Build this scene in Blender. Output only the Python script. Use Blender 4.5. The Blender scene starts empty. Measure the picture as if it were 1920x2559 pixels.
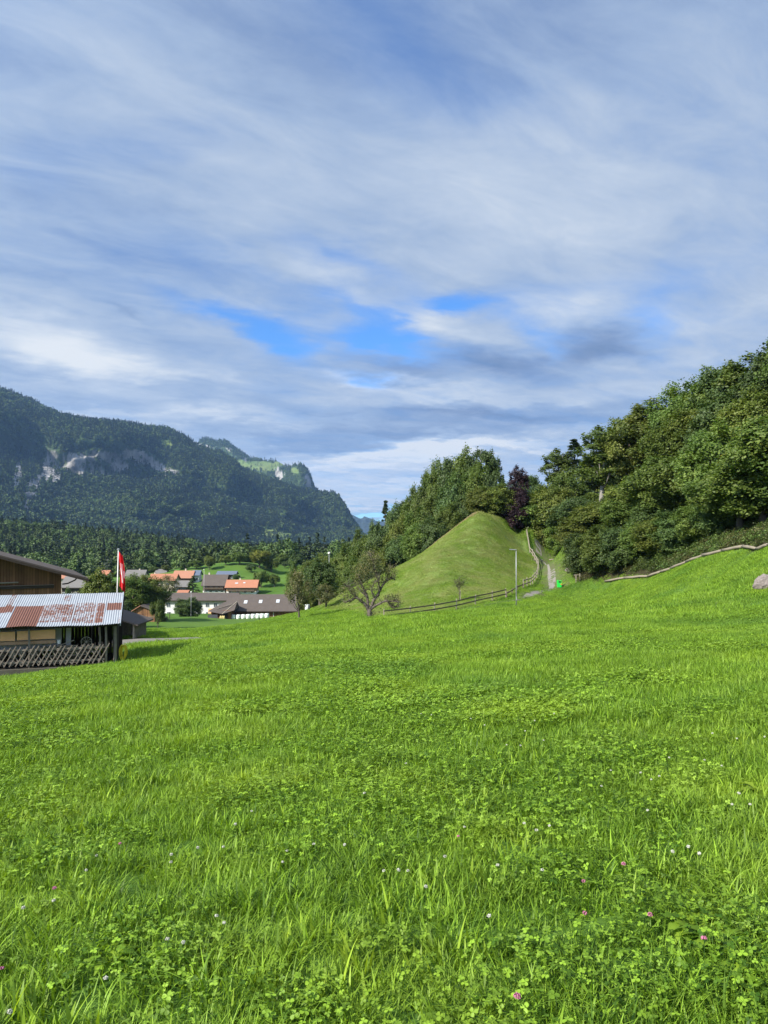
import bpy, math, random
import numpy as np
from mathutils import Vector, Matrix

# ------------------------------------------------------------------ camera, sky, sun, exposure
scene = bpy.context.scene
COL = scene.collection
F, CX, CY, EYE = 1922.0, 960.0, 1279.5, 1.6          # photograph's pixels (1920 x 2559)
PITCH = math.atan(50.5/F)
cam_d = bpy.data.cameras.new('camera'); cam = bpy.data.objects.new('camera', cam_d); COL.objects.link(cam)
cam.location = (0, 0, EYE); cam.rotation_euler = (math.pi/2+PITCH, 0, 0)
cam_d.sensor_fit = 'HORIZONTAL'; cam_d.sensor_width = 36; cam_d.lens = 36*F/1920
cam_d.clip_start = 0.05; cam_d.clip_end = 60000
scene.camera = cam
scene.render.resolution_x = 768; scene.render.resolution_y = 1024
scene.view_settings.view_transform = 'Standard'; scene.view_settings.look = 'None'
EXPO = 1.15
scene.view_settings.exposure = EXPO
scene.view_settings.gamma = 1.0
scene.cycles.max_bounces = 6; scene.cycles.diffuse_bounces = 3; scene.cycles.transparent_max_bounces = 8
scene.cycles.volume_bounces = 0; scene.cycles.use_denoising = True
scene.cycles.use_adaptive_sampling = True; scene.cycles.adaptive_threshold = 0.01

SUN_EL, SUN_AZ = math.radians(37), math.radians(-126)   # azimuth from +Y (view direction), negative = left
sd = Vector((math.sin(SUN_AZ)*math.cos(SUN_EL), math.cos(SUN_AZ)*math.cos(SUN_EL), math.sin(SUN_EL)))
sun_d = bpy.data.lights.new('sun', 'SUN'); sun_d.energy = 4.4; sun_d.angle = math.radians(1.5); sun_d.color = (1.0, 0.93, 0.82)
sun = bpy.data.objects.new('sun', sun_d); COL.objects.link(sun); sun.rotation_euler = (-sd).to_track_quat('-Z', 'Y').to_euler()

def ray(u, v):
    c, s = math.cos(PITCH), math.sin(PITCH)
    dx, dy, dz = (u-CX)/F, 1.0, (CY-v)/F
    return Vector((dx, dy*c-dz*s, dy*s+dz*c))
def P(u, v, Y):
    d = ray(u, v); k = Y/d.y
    return Vector((d.x*k, Y, EYE+d.z*k))
def lin(c):
    return tuple(((x/255)/12.92 if x/255 <= .04045 else ((x/255+.055)/1.055)**2.4) for x in c)

class NT:                                              # small helper to write node maths
    def __init__(s, tree): s.t = tree; s.N = tree.nodes; s.L = tree.links
    def n(s, typ, **kw):
        nd = s.N.new(typ)
        for k, v in kw.items(): setattr(nd, k, v)
        return nd
    def put(s, sock, val):
        if hasattr(val, 'is_linked') or isinstance(val, bpy.types.NodeSocket): s.L.new(val, sock)
        else: sock.default_value = val
    def m(s, op, a, b=None, c=None, clamp=False):
        nd = s.N.new('ShaderNodeMath'); nd.operation = op; nd.use_clamp = clamp
        s.put(nd.inputs[0], a)
        if b is not None: s.put(nd.inputs[1], b)
        if c is not None: s.put(nd.inputs[2], c)
        return nd.outputs[0]
    def mix(s, f, a, b, blend='MIX'):
        nd = s.N.new('ShaderNodeMix'); nd.data_type = 'RGBA'; nd.blend_type = blend
        s.put(nd.inputs[0], f)
        s.put(nd.inputs[6], a if not isinstance(a, tuple) else (a+(1,))[:4]); s.put(nd.inputs[7], b if not isinstance(b, tuple) else (b+(1,))[:4])
        return nd.outputs[2]
    def ss(s, x, a, b):
        nd = s.N.new('ShaderNodeMapRange'); nd.interpolation_type = 'SMOOTHSTEP'
        s.put(nd.inputs[0], x); nd.inputs[1].default_value = a; nd.inputs[2].default_value = b
        return nd.outputs[0]
    def lr(s, x, a, b, c=0.0, d=1.0):
        nd = s.N.new('ShaderNodeMapRange'); s.put(nd.inputs[0], x)
        for i, v in enumerate((a, b, c, d)): nd.inputs[i+1].default_value = v
        return nd.outputs[0]
    def comb(s, x, y, z):
        nd = s.N.new('ShaderNodeCombineXYZ'); s.put(nd.inputs[0], x); s.put(nd.inputs[1], y); s.put(nd.inputs[2], z); return nd.outputs[0]
    def noise(s, vec, scale, detail=4, rough=.55, dist=0.0, lac=2.0):
        nd = s.N.new('ShaderNodeTexNoise'); nd.inputs['Scale'].default_value = scale; nd.inputs['Detail'].default_value = detail
        nd.inputs['Roughness'].default_value = rough; nd.inputs['Distortion'].default_value = dist; nd.inputs['Lacunarity'].default_value = lac
        if vec is not None: s.L.new(vec, nd.inputs['Vector'])
        return nd.outputs[0]

def build_sky():
    w = bpy.data.worlds.new('World'); scene.world = w; w.use_nodes = True
    t = NT(w.node_tree); t.N.clear()
    g = t.n('ShaderNodeTexCoord').outputs['Generated']
    nm = t.n('ShaderNodeVectorMath', operation='NORMALIZE'); t.L.new(g, nm.inputs[0])
    sp = t.n('ShaderNodeSeparateXYZ'); t.L.new(nm.outputs[0], sp.inputs[0])
    x, y, z = sp.outputs
    az = t.m('MULTIPLY', t.m('ARCTAN2', x, y), 57.29578)
    el = t.m('MULTIPLY', t.m('ARCSINE', z), 57.29578)
    # the cloud layer: a flat sheet overhead, seen in perspective
    zz = t.m('ADD', t.m('MAXIMUM', z, 0.0), 0.10)
    qx, qy = t.m('DIVIDE', x, zz), t.m('DIVIDE', y, zz)
    ca, sa = math.cos(math.radians(35)), math.sin(math.radians(35))
    rx = t.m('ADD', t.m('MULTIPLY', qx, ca), t.m('MULTIPLY', qy, sa))
    ry = t.m('SUBTRACT', t.m('MULTIPLY', qy, ca), t.m('MULTIPLY', qx, sa))
    q = t.comb(qx, qy, 0.0)
    streak = t.comb(t.m('MULTIPLY', rx, 1.0), t.m('MULTIPLY', ry, 1.9), 3.7)
    cross = t.comb(t.m('MULTIPLY', qx, 0.55), qy, 8.1)
    n_big = t.noise(q, 0.8, 3, .5, .4)
    n_st = t.noise(cross, 1.5, 5, .5, .9)
    n_fine = t.noise(streak, 2.9, 10, .64, .4)
    # wobble the angles so that the cloud edges are ragged
    wa = t.n('ShaderNodeTexNoise'); wa.inputs['Scale'].default_value = 2.2; wa.inputs['Detail'].default_value = 7; wa.inputs['Roughness'].default_value=.6
    t.L.new(q, wa.inputs['Vector'])
    ws = t.n('ShaderNodeSeparateColor'); t.L.new(wa.outputs['Color'], ws.inputs[0])
    az2 = t.m('ADD', az, t.m('MULTIPLY', t.m('SUBTRACT', ws.outputs[0], .5), 11.0))
    el2 = t.m('ADD', el, t.m('MULTIPLY', t.m('SUBTRACT', ws.outputs[1], .5), 5.0))
    def blob(u, v, su, sv, rot=0.0, amp=1.0, warp=True):
        d = ray(u, v).normalized()
        a0, e0 = math.degrees(math.atan2(d.x, d.y)), math.degrees(math.asin(d.z))
        k = 57.3/F*math.cos(math.radians(e0))
        da = t.m('MULTIPLY', t.m('SUBTRACT', az2 if warp else az, a0), math.cos(math.radians(e0))); de = t.m('SUBTRACT', el2 if warp else el, e0)
        c, s_ = math.cos(math.radians(rot)), math.sin(math.radians(rot))
        p = t.m('ADD', t.m('MULTIPLY', da, c/(su*k)), t.m('MULTIPLY', de, s_/(su*k)))
        r = t.m('SUBTRACT', t.m('MULTIPLY', de, c/(sv*k)), t.m('MULTIPLY', da, s_/(sv*k)))
        rr = t.m('ADD', t.m('MULTIPLY', p, p), t.m('MULTIPLY', r, r))
        return t.m('MULTIPLY', t.m('EXPONENT', t.m('MULTIPLY', rr, -1.0)), amp)
    def total(lst, start):
        acc = start
        for b in lst: acc = t.m('ADD', acc, blob(*b))
        return acc
    # how much cloud covers the blue
    gaps = [(600, 790, 180, 32, -14, -.66), (700, 862, 100, 32, -10, -.72), (960, 850, 140, 34, -20, -.85), (830, 750, 150, 22, -20, -.45), (1110, 770, 110, 20, -10, -.35), (1130, 775, 150, 38, 0, -.50), (850, 790, 240, 70, -10, -.20),
            (900, 660, 160, 28, -20, -.32), (1330, 850, 60, 45, -30, -.30), (1640, 790, 60, 60, 0, -.30), (1600, 700, 240, 40, 5, -.16), (930, 948, 60, 16, -12, -.45),
            (980, 90, 420, 150, -35, -.32), (420, 340, 170, 60, 20, -.22), (130, 400, 160, 70, 10, -.20), (520, 600, 330, 70, -8, -.16),
            (900, 1292, 120, 16, 0, -.75), (1000, 1110, 130, 14, 0, -.16),
            (1430, 560, 420, 170, 0, .20), (180, 880, 300, 80, -10, .30), (1110, 815, 150, 26, -12, .35), (760, 720, 180, 26, -32, .30)]
    cov = total(gaps, 0.93)
    cov = t.m('ADD', cov, t.m('MULTIPLY', t.m('SUBTRACT', n_st, .5), .58))
    cov = t.m('ADD', cov, t.m('MULTIPLY', t.m('SUBTRACT', n_fine, .5), .50))
    cov = t.m('ADD', cov, t.m('MULTIPLY', t.m('SUBTRACT', n_big, .5), .25))
    cov = t.ss(cov, 0.10, 1.02)
    # how bright the cloud is
    lights = [(150, 890, 330, 60, -13, .30), (60, 800, 260, 50, -15, .12), (330, 930, 260, 40, -6, .18), (1480, 520, 480, 230, 0, .17), (1150, 1118, 330, 24, 3, .60), (900, 1215, 460, 70, 0, .42), (600, 1050, 260, 24, -4, .20),
              (1090, 815, 130, 34, -10, .30), (1420, 790, 120, 40, 0, .26), (1640, 900, 200, 40, 8, .20), (830, 700, 150, 40, -35, .16), (1750, 780, 150, 40, 0, .14), (905, 945, 90, 12, -10, .25), (1020, 970, 260, 14, -8, .16),
              (1500, 872, 130, 52, -6, -.34), (1240, 915, 160, 34, -8, -.30), (1040, 935, 110, 26, -10, -.20), (850, 1085, 420, 38, -2, -.24), (1250, 1040, 300, 30, 0, -.22), (1480, 960, 260, 24, 4, -.10), (500, 985, 300, 26, -4, -.14),
              (450, 520, 420, 150, 0, -.07), (980, 120, 500, 170, 0, -.12), (300, 780, 60, 8, -12, -.12), (120, 960, 140, 18, -4, -.05), (60, 400, 240, 100, 0, -.06)]
    br = total(lights, 0.53)
    band = t.noise(t.comb(t.m('MULTIPLY', az2, .035), t.m('MULTIPLY', el2, .42), 2.2), 1.0, 5, .6, .3)
    low = t.ss(el, 15.0, 3.0)
    br = t.m('ADD', br, t.m('MULTIPLY', t.m('MULTIPLY', t.m('SUBTRACT', band, .5), 1.7), low))
    br = t.m('ADD', br, t.m('MULTIPLY', t.m('SUBTRACT', n_fine, .5), .56))
    br = t.m('ADD', br, t.m('MULTIPLY', t.m('SUBTRACT', n_st, .5), .38))
    cr = t.n('ShaderNodeValToRGB'); t.L.new(br, cr.inputs[0])
    E = cr.color_ramp; E.interpolation = 'LINEAR'
    stops = [(0.05, (98, 118, 148)), (0.28, (132, 154, 190)), (0.50, (163, 184, 214)), (0.72, (194, 208, 227)), (1.0, (236, 240, 243))]
    while len(E.elements) < len(stops): E.elements.new(.5)
    K = 1/(2**EXPO)/0.1
    for e, (p, c) in zip(E.elements, stops): e.position = p; e.color = tuple(v*K/10 for v in lin(c))+(1,)
    cloud = t.n('ShaderNodeVectorMath', operation='SCALE'); t.L.new(cr.outputs[0], cloud.inputs[0]); cloud.inputs['Scale'].default_value = 10.0
    sky = t.n('ShaderNodeTexSky', sky_type='NISHITA'); sky.sun_disc = False; sky.sun_elevation = SUN_EL; sky.sun_rotation = SUN_AZ % (2*math.pi)
    sky.air_density = 1.0; sky.dust_density = 0.3; sky.ozone_density = 3.0; sky.altitude = 600
    # cloud glow round the sun, unseen behind the left shoulder, added for soft fill
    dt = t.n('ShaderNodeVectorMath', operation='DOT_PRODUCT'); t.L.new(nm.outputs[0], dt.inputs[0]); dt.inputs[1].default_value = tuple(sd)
    sun_fill = t.m('MULTIPLY', t.m('POWER', t.m('MAXIMUM', dt.outputs['Value'], 0.0), 2.2), 2.4)
    cl = t.n('ShaderNodeVectorMath', operation='SCALE'); t.L.new(cloud.outputs[0], cl.inputs[0]); t.L.new(t.m('ADD', sun_fill, 1.0), cl.inputs['Scale'])
    blue = t.mix(1.0, sky.outputs[0], (0.45*SKYK, 0.82*SKYK, 1.22*SKYK), 'MULTIPLY')
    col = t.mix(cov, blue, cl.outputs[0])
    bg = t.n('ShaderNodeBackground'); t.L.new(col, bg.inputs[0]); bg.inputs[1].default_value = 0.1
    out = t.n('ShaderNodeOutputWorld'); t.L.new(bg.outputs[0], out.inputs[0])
SKYK = 0.78
build_sky()

# ------------------------------------------------------------------ helpers
RNG = np.random.default_rng(7)
random.seed(7)
def npmesh(name, verts, faces, mat=None, attrs=None, smooth=False):
    """verts (n,3); faces: (m,3) or (m,4) array, or a list of such arrays"""
    me = bpy.data.meshes.new(name)
    verts = np.asarray(verts, dtype=np.float32)
    fl = faces if isinstance(faces, (list, tuple)) else [faces]
    fl = [np.asarray(f, dtype=np.int32) for f in fl if len(f)]
    idx = np.concatenate([f.ravel() for f in fl]); sizes = np.concatenate([np.full(len(f), f.shape[1], dtype=np.int32) for f in fl])
    st = np.concatenate([[0], np.cumsum(sizes)[:-1]]).astype(np.int32)
    me.vertices.add(len(verts)); me.vertices.foreach_set('co', verts.ravel())
    me.loops.add(len(idx)); me.loops.foreach_set('vertex_index', idx)
    me.polygons.add(len(sizes)); me.polygons.foreach_set('loop_start', st); me.polygons.foreach_set('loop_total', sizes)
    if smooth: me.polygons.foreach_set('use_smooth', np.ones(len(sizes), dtype=bool))
    if attrs:
        for k, a in attrs.items():
            a = np.asarray(a, dtype=np.float32)
            if a.ndim == 1:
                at = me.attributes.new(k, 'FLOAT', 'POINT'); at.data.foreach_set('value', a)
            else:
                at = me.attributes.new(k, 'FLOAT_COLOR', 'POINT'); at.data.foreach_set('color', np.concatenate([a, np.ones((len(a), 1), np.float32)], 1).ravel() if a.shape[1] == 3 else a.ravel())
    me.update(calc_edges=True)
    if mat: me.materials.append(mat)
    return me
def link(name, me, parent=None):
    o = bpy.data.objects.new(name, me); COL.objects.link(o)
    if parent: o.parent = parent
    return o
def tag(o, label=None, cat=None, group=None, kind=None):
    if label: o['label'] = label
    if cat: o['category'] = cat
    if group: o['group'] = group
    if kind: o['kind'] = kind
    return o
def thing(name, label, cat, loc=(0, 0, 0), rz=0.0, group=None, scale=None):
    o = bpy.data.objects.new(name, None); COL.objects.link(o); o.location = loc; o.rotation_euler = (0, 0, rz); o.empty_display_size = .2
    if scale is not None: o.scale = scale if not isinstance(scale, (int, float)) else (scale,)*3
    return tag(o, label, cat, group)
def copy_tree(o, parent=None):
    c = o.copy(); COL.objects.link(c); c.parent = parent
    for ch in list(o.children): copy_tree(ch, c)
    return c

class MB:                                              # collects boxes, tubes, prisms; builds ONE mesh
    def __init__(s): s.v = []; s.f = []; s.mi = []
    def add(s, vs, fs, m=0):
        b = len(s.v); s.v += [tuple(v) for v in vs]; s.f += [tuple(i+b for i in f) for f in fs]; s.mi += [m]*len(fs); return s
    def box(s, c, size, rz=0.0, ry=0.0, rx=0.0, m=0, jit=0.0):
        R = Matrix.Rotation(rz, 3, 'Z') @ Matrix.Rotation(ry, 3, 'Y') @ Matrix.Rotation(rx, 3, 'X')
        hx, hy, hz = size[0]/2, size[1]/2, size[2]/2
        vs = [Vector(c)+R @ Vector((x*hx+random.uniform(-jit, jit), y*hy+random.uniform(-jit, jit), z*hz+random.uniform(-jit, jit))) for x, y, z in ((-1,-1,-1),(1,-1,-1),(1,1,-1),(-1,1,-1),(-1,-1,1),(1,-1,1),(1,1,1),(-1,1,1))]
        return s.add(vs, [(0,3,2,1),(4,5,6,7),(0,1,5,4),(1,2,6,5),(2,3,7,6),(3,0,4,7)], m)
    def beam(s, a, b, w, h=None, m=0):
        a, b = Vector(a), Vector(b); h = h or w; d = (b-a).normalized()
        up = Vector((0, 0, 1)) if abs(d.z) < .95 else Vector((0, 1, 0))
        sx = d.cross(up).normalized()*w/2; sz = sx.normalized().cross(d).normalized()*h/2
        vs = [a-sx-sz, a+sx-sz, a+sx+sz, a-sx+sz, b-sx-sz, b+sx-sz, b+sx+sz, b-sx+sz]
        return s.add(vs, [(0,3,2,1),(4,5,6,7),(0,1,5,4),(1,2,6,5),(2,3,7,6),(3,0,4,7)], m)
    def tube(s, pts, rad, n=8, m=0, cap=True):
        pts = [Vector(p) for p in pts]; rad = rad if isinstance(rad, (list, tuple)) else [rad]*len(pts)
        vs = []; prev = None
        for i, p in enumerate(pts):
            d = (pts[min(i+1, len(pts)-1)]-pts[max(i-1, 0)]).normalized()
            if prev is None: a = d.cross(Vector((0, 0, 1)) if abs(d.z) < .9 else Vector((1, 0, 0))).normalized()
            else: a = (prev-d*prev.dot(d)).normalized()
            prev = a; b = d.cross(a)
            for k in range(n):
                t_ = 2*math.pi*k/n; vs.append(p+(a*math.cos(t_)+b*math.sin(t_))*rad[i])
        fs = [(i*n+k, i*n+(k+1) % n, (i+1)*n+(k+1) % n, (i+1)*n+k) for i in range(len(pts)-1) for k in range(n)]
        if cap: fs += [tuple(range(n-1, -1, -1)), tuple(range((len(pts)-1)*n, len(pts)*n))]
        return s.add(vs, fs, m)
    def lathe(s, c, prof, n=16, m=0):
        c = Vector(c); vs = [c+Vector((r*math.cos(2*math.pi*k/n), r*math.sin(2*math.pi*k/n), z)) for r, z in prof for k in range(n)]
        fs = [(i*n+k, i*n+(k+1) % n, (i+1)*n+(k+1) % n, (i+1)*n+k) for i in range(len(prof)-1) for k in range(n)]
        fs += [tuple(range(n-1, -1, -1)), tuple(range((len(prof)-1)*n, len(prof)*n))]
        return s.add(vs, fs, m)
    def prism(s, poly, d0, d1, m=0):                    # poly: 3-D points of one face, extruded from +d0 to +d1 (vectors)
        n = len(poly); vs = [Vector(p)+Vector(d0) for p in poly]+[Vector(p)+Vector(d1) for p in poly]
        return s.add(vs, [tuple(range(n-1, -1, -1)), tuple(range(n, 2*n))]+[(i, (i+1) % n, n+(i+1) % n, n+i) for i in range(n)], m)
    def mesh(s, name, mats, smooth=False, bevel=0):
        me = bpy.data.meshes.new(name); me.from_pydata(s.v, [], s.f); me.update()
        for mm in (mats if isinstance(mats, (list, tuple)) else [mats]): me.materials.append(mm)
        if any(s.mi): me.polygons.foreach_set('material_index', s.mi)
        if smooth: me.polygons.foreach_set('use_smooth', [True]*len(s.f))
        return me
    def build(s, name, mats, parent=None, smooth=False):
        return link(name, s.mesh(name, mats, smooth), parent)

# ------------------------------------------------------------------ materials
def mat(name, fn):
    m = bpy.data.materials.new(name); m.use_nodes = True; t = NT(m.node_tree); t.N.clear()
    out = t.n('ShaderNodeOutputMaterial'); fn(t, out); return m
def bsdf(t, out, color, rough=.8, bump=None, bstr=.3, bdist=.02, spec=.3, metal=0.0):
    b = t.n('ShaderNodeBsdfPrincipled'); t.put(b.inputs['Base Color'], color if not isinstance(color, tuple) else (color+(1,))[:4])
    t.put(b.inputs['Roughness'], rough); b.inputs['Specular IOR Level'].default_value = spec; t.put(b.inputs['Metallic'], metal)
    if bump is not None:
        bp = t.n('ShaderNodeBump'); bp.inputs['Strength'].default_value = bstr; bp.inputs['Distance'].default_value = bdist
        t.L.new(bump, bp.inputs['Height']); t.L.new(bp.outputs[0], b.inputs['Normal'])
    t.L.new(b.outputs[0], out.inputs[0]); return b
def objco(t): return t.n('ShaderNodeTexCoord').outputs['Object']
def pos(t): return t.n('ShaderNodeNewGeometry').outputs['Position']
def simple(name, color, rough=.8, var=.25, scale=3.0, metal=0.0, spec=.3, bstr=.2):
    def fn(t, out):
        o = objco(t); n = t.noise(o, scale, 5, .6)
        c = t.mix(n, tuple(x*(1-var) for x in color), tuple(min(1, x*(1+var)) for x in color))
        bsdf(t, out, c, rough, n, bstr, .02, spec, metal)
    return mat(name, fn)
def wood(name, dark, light, board=.18, axis='x', rough=.85, streak=1.0):
    """boards side by side along the axis, grain along z (or along x for axis 'z')"""
    def fn(t, out):
        o = objco(t); sp = t.n('ShaderNodeSeparateXYZ'); t.L.new(o, sp.inputs[0])
        ax = {'x': 0, 'y': 1, 'z': 2}[axis]
        bx = t.m('DIVIDE', sp.outputs[ax], board)
        fl = t.m('FLOOR', bx); fr = t.m('FRACT', bx)
        wn = t.n('ShaderNodeTexWhiteNoise', noise_dimensions='1D'); t.L.new(fl, wn.inputs['W'])
        st = t.n('ShaderNodeMapping'); t.L.new(o, st.inputs[0]); st.inputs['Scale'].default_value = (18, 18, 1.2) if axis != 'z' else (1.2, 18, 18)
        g = t.noise(st.outputs[0], 1.0, 5, .65, .3)
        big = t.noise(o, .8, 3)
        f = t.m('ADD', t.m('MULTIPLY', wn.outputs[0], .45), t.m('ADD', t.m('MULTIPLY', g, .5), t.m('MULTIPLY', t.m('SUBTRACT', big, .5), .7)))
        c = t.mix(t.m('MULTIPLY', f, streak, clamp=True), dark, light)
        gap = t.m('GREATER_THAN', t.m('ABSOLUTE', t.m('SUBTRACT', fr, .5)), .46)
        c = t.mix(gap, c, tuple(x*.25 for x in dark))
        h = t.m('SUBTRACT', g, t.m('MULTIPLY', gap, 1.5))
        bsdf(t, out, c, rough, h, .6, .015, .2)
    return mat(name, fn)
def foliage(name, dark, light, hue=None, trans=.35, objvar=.25):
    """leaves: per-leaf shade in the attribute 'shade', per-tree shade from the object's random number"""
    def fn(t, out):
        at = t.n('ShaderNodeAttribute', attribute_name='shade'); oi = t.n('ShaderNodeObjectInfo')
        c = t.mix(at.outputs['Fac'], dark, light)
        if hue: c = t.mix(t.m('MULTIPLY', t.m('POWER', at.outputs['Fac'], 3.0), .6), c, hue)
        hv = t.n('ShaderNodeHueSaturation'); t.L.new(c, hv.inputs['Color'])
        t.put(hv.inputs['Hue'], t.lr(oi.outputs['Random'], 0, 1, .5-.05*objvar, .5+.015*objvar)); t.put(hv.inputs['Value'], t.lr(oi.outputs['Random'], 0, 1, 1-objvar, 1+objvar*.8))
        b = t.n('ShaderNodeBsdfPrincipled'); t.L.new(hv.outputs[0], b.inputs['Base Color']); b.inputs['Roughness'].default_value = .55; b.inputs['Specular IOR Level'].default_value = .3
        tr = t.n('ShaderNodeBsdfTranslucent'); tc = t.mix(1.0, hv.outputs[0], (1.1, 1.25, .5), 'MULTIPLY'); t.L.new(tc, tr.inputs[0])
        mx = t.n('ShaderNodeMixShader'); mx.inputs[0].default_value = trans; t.L.new(b.outputs[0], mx.inputs[1]); t.L.new(tr.outputs[0], mx.inputs[2])
        t.L.new(mx.outputs[0], out.inputs[0])
    return mat(name, fn)

# value noise on numpy arrays, for terrain and scatter
_perm = np.random.default_rng(3).random((256, 256)).astype(np.float64)
def vnoise(x, y, octaves=4, gain=.5):
    x = np.asarray(x, float); y = np.asarray(y, float); s = np.zeros(np.broadcast(x, y).shape); a = 1.0; tot = 0
    for o in range(octaves):
        xi = np.floor(x).astype(int); yi = np.floor(y).astype(int); fx = x-xi; fy = y-yi
        fx = fx*fx*(3-2*fx); fy = fy*fy*(3-2*fy)
        g = lambda i, j: _perm[(xi+i) & 255, (yi+j) & 255]
        s += a*((g(0,0)*(1-fx)+g(1,0)*fx)*(1-fy)+(g(0,1)*(1-fx)+g(1,1)*fx)*fy); tot += a
        a *= gain; x = x*2.03+17.3; y = y*2.03+5.1
    return s/tot
def sstep(a, b, x):
    t_ = np.clip((x-a)/(b-a), 0, 1); return t_*t_*(3-2*t_)

# ------------------------------------------------------------------ the ground: one sheet from the meadow to the horizon
def plane_z(x, y): return -0.085*y+0.07*x
IMG = [ # u, v, distance
    # foot of the grassy knoll, along the fence
    (965,1549,74),(1060,1537,77),(1150,1522,80),(1223,1503,84),(1284,1482,90),(1320,1465,96),(1345,1441,103),(1341,1412,108),(1328,1390,112),(1316,1378,114),(1306,1362,118),
    # ridge of the knoll
    (1195,1281,116),(1146,1314,115),(1088,1359,113),(1036,1400,112),(990,1426,112),(940,1452,112),(880,1478,112),(833,1498,112),(798,1516,110),(724,1536,112),
    # its face
    (1100,1420,98),(1180,1420,99),(1200,1350,107),(1260,1400,104),(1220,1286,117.5),(1261,1297,119.5),(1290,1310,121.5),(1316,1327,124),(1040,1460,96),(1120,1470,90),(1220,1460,93),(940,1500,96),(1290,1430,102),
    # path and what lies right of it
    (1378,1450,99),(1369,1414,108),(1354,1393,114),(1340,1373,120),(1330,1480,91),(1400,1395,114),(1398,1472,95),(1450,1462,92),
    # the log edging at the foot of the wood
    (1514,1459,89),(1618,1446,80),(1677,1426,74),(1757,1393,66),(1856,1373,58),(1920,1370,52),(1970,1368,46),
    # meadow
    (1903,1475,38),(1700,1500,50),(1600,1520,58),(1500,1520,68),(1400,1510,76),(1291,1515,78),(925,1552,68),(749,1545,90),(1920,1560,28),(1800,1440,56),
    # left: shed and path
    (0,1698,34.5),(130,1684,35.3),(267,1667,36.2),(60,1705,33.5),(180,1690,34.5),(299,1647,38),(330,1610,45),(480,1600,48),(330,1593,52),(150,1650,42),
    # far field on the left, village
    (350,1553,165),(550,1548,200),(620,1546,212),(700,1541,210),(480,1541,190),(420,1546,185),(649,1566,140),(560,1570,110),(450,1577,90),(600,1556,180),(480,1558,165),(700,1560,150),
    (520,1482,330),(600,1484,330),(450,1480,300),(640,1412,430),(560,1432,410),(700,1480,300),(790,1440,360),(820,1420,430),(700,1440,370),
]
ctrl = [tuple(P(*c)) for c in IMG]
for x, y in [(-25,5),(-25,20),(-10,-20),(10,-20),(-5,-5),(5,-5),(0,5),(6,5),(-6,5),(-14,14),(0,14),(12,14),(0,30),(8,30),(-8,25),(0,45),(12,45),(20,20),(25,5),(-4,58),(8,62),(-30,-20),(30,-20),(-45,-45),(45,-45),(-60,10),(-55,40),(60,5)]:
    ctrl.append((x, y, plane_z(x, y)))
ctrl += [ # the wooded hillside on the right
    (37,75,6.0),(31,95,4.6),(27,105,3.2),(22,116,1.6),(30,88,1.2),(36,66,3.6),(45,60,6.2),(60,70,12),(55,90,11.5),(45,110,8.5),(35,125,5.5),(26,128,3.0),(24,140,2),(60,130,11),(90,60,18),(90,120,18),(130,90,25),(60,180,12),(110,180,20),(120,20,18),
    (70,30,9),(90,-40,10),(150,-80,14),(160,0,26),(180,160,28),(55,48,5.8),
    # behind the knoll, falling to the valley
    (14,121.5,2.6),(20,127,1.0),(11,118.6,.6),(6.5,116.6,-2.0),(3,115.8,-4.6),(0,115.6,-6.5),(-6,115.6,-9.6),(14,127,-.5),(14,140,-1.5),(5,128,-5),(0,140,-9),(-8,128,-10.5),(-12,140,-13),(-20,130,-13.5),(-20,160,-16),(5,170,-9),(20,170,-2),(-10,200,-17),(10,230,-14),(30,260,-6),(-10,280,-19),(40,330,-8),(80,260,12),
    # left
    (-70,90,-12),(-70,150,-17),(-120,60,-14),(-120,150,-19),(-120,250,-24),(-200,100,-22),(-200,220,-26),(-200,340,-27),(-110,350,-26.5),(-150,-60,-8),(-240,0,-20),(-60,250,-23.5),(-60,300,-25.5),(-45,330,-25),
    (-60,430,-22),(-180,450,-27),(0,420,-13),(50,450,-6),(120,420,8),(180,300,34),(240,60,52),(260,-80,24),(-240,450,-28)]
ctrl = np.array(ctrl)
def _phi(r2): return np.where(r2 > 1e-9, .5*r2*np.log(r2+1e-12), 0.0)
_n = len(ctrl); _S = 100.0
_c = ctrl[:, :2]/_S
_A = np.zeros((_n+3, _n+3)); _d = ((_c[:, None]-_c[None])**2).sum(2)
_A[:_n, :_n] = _phi(_d)+np.eye(_n)*4e-6; _A[:_n, _n] = 1; _A[:_n, _n+1:] = _c; _A[_n:, :_n] = _A[:_n, _n:].T
_w = np.linalg.solve(_A, np.concatenate([ctrl[:, 2], np.zeros(3)]))
def far_z(x, y):
    z = -30-34*sstep(900, 1500, y)
    # wooded rise beyond the village
    ax = x+500
    z = z+34*np.exp(-((y-960)/240)**2)*sstep(-110, -500, x)
    z = z+4*np.exp(-((y-640)/140)**2-((x+90)/170)**2)
    z = z+55*sstep(60, 500, x)*sstep(2200, 600, y)
    z = z+8*(vnoise(x/260+9, y/260+9, 4)-.5)
    return z
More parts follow.
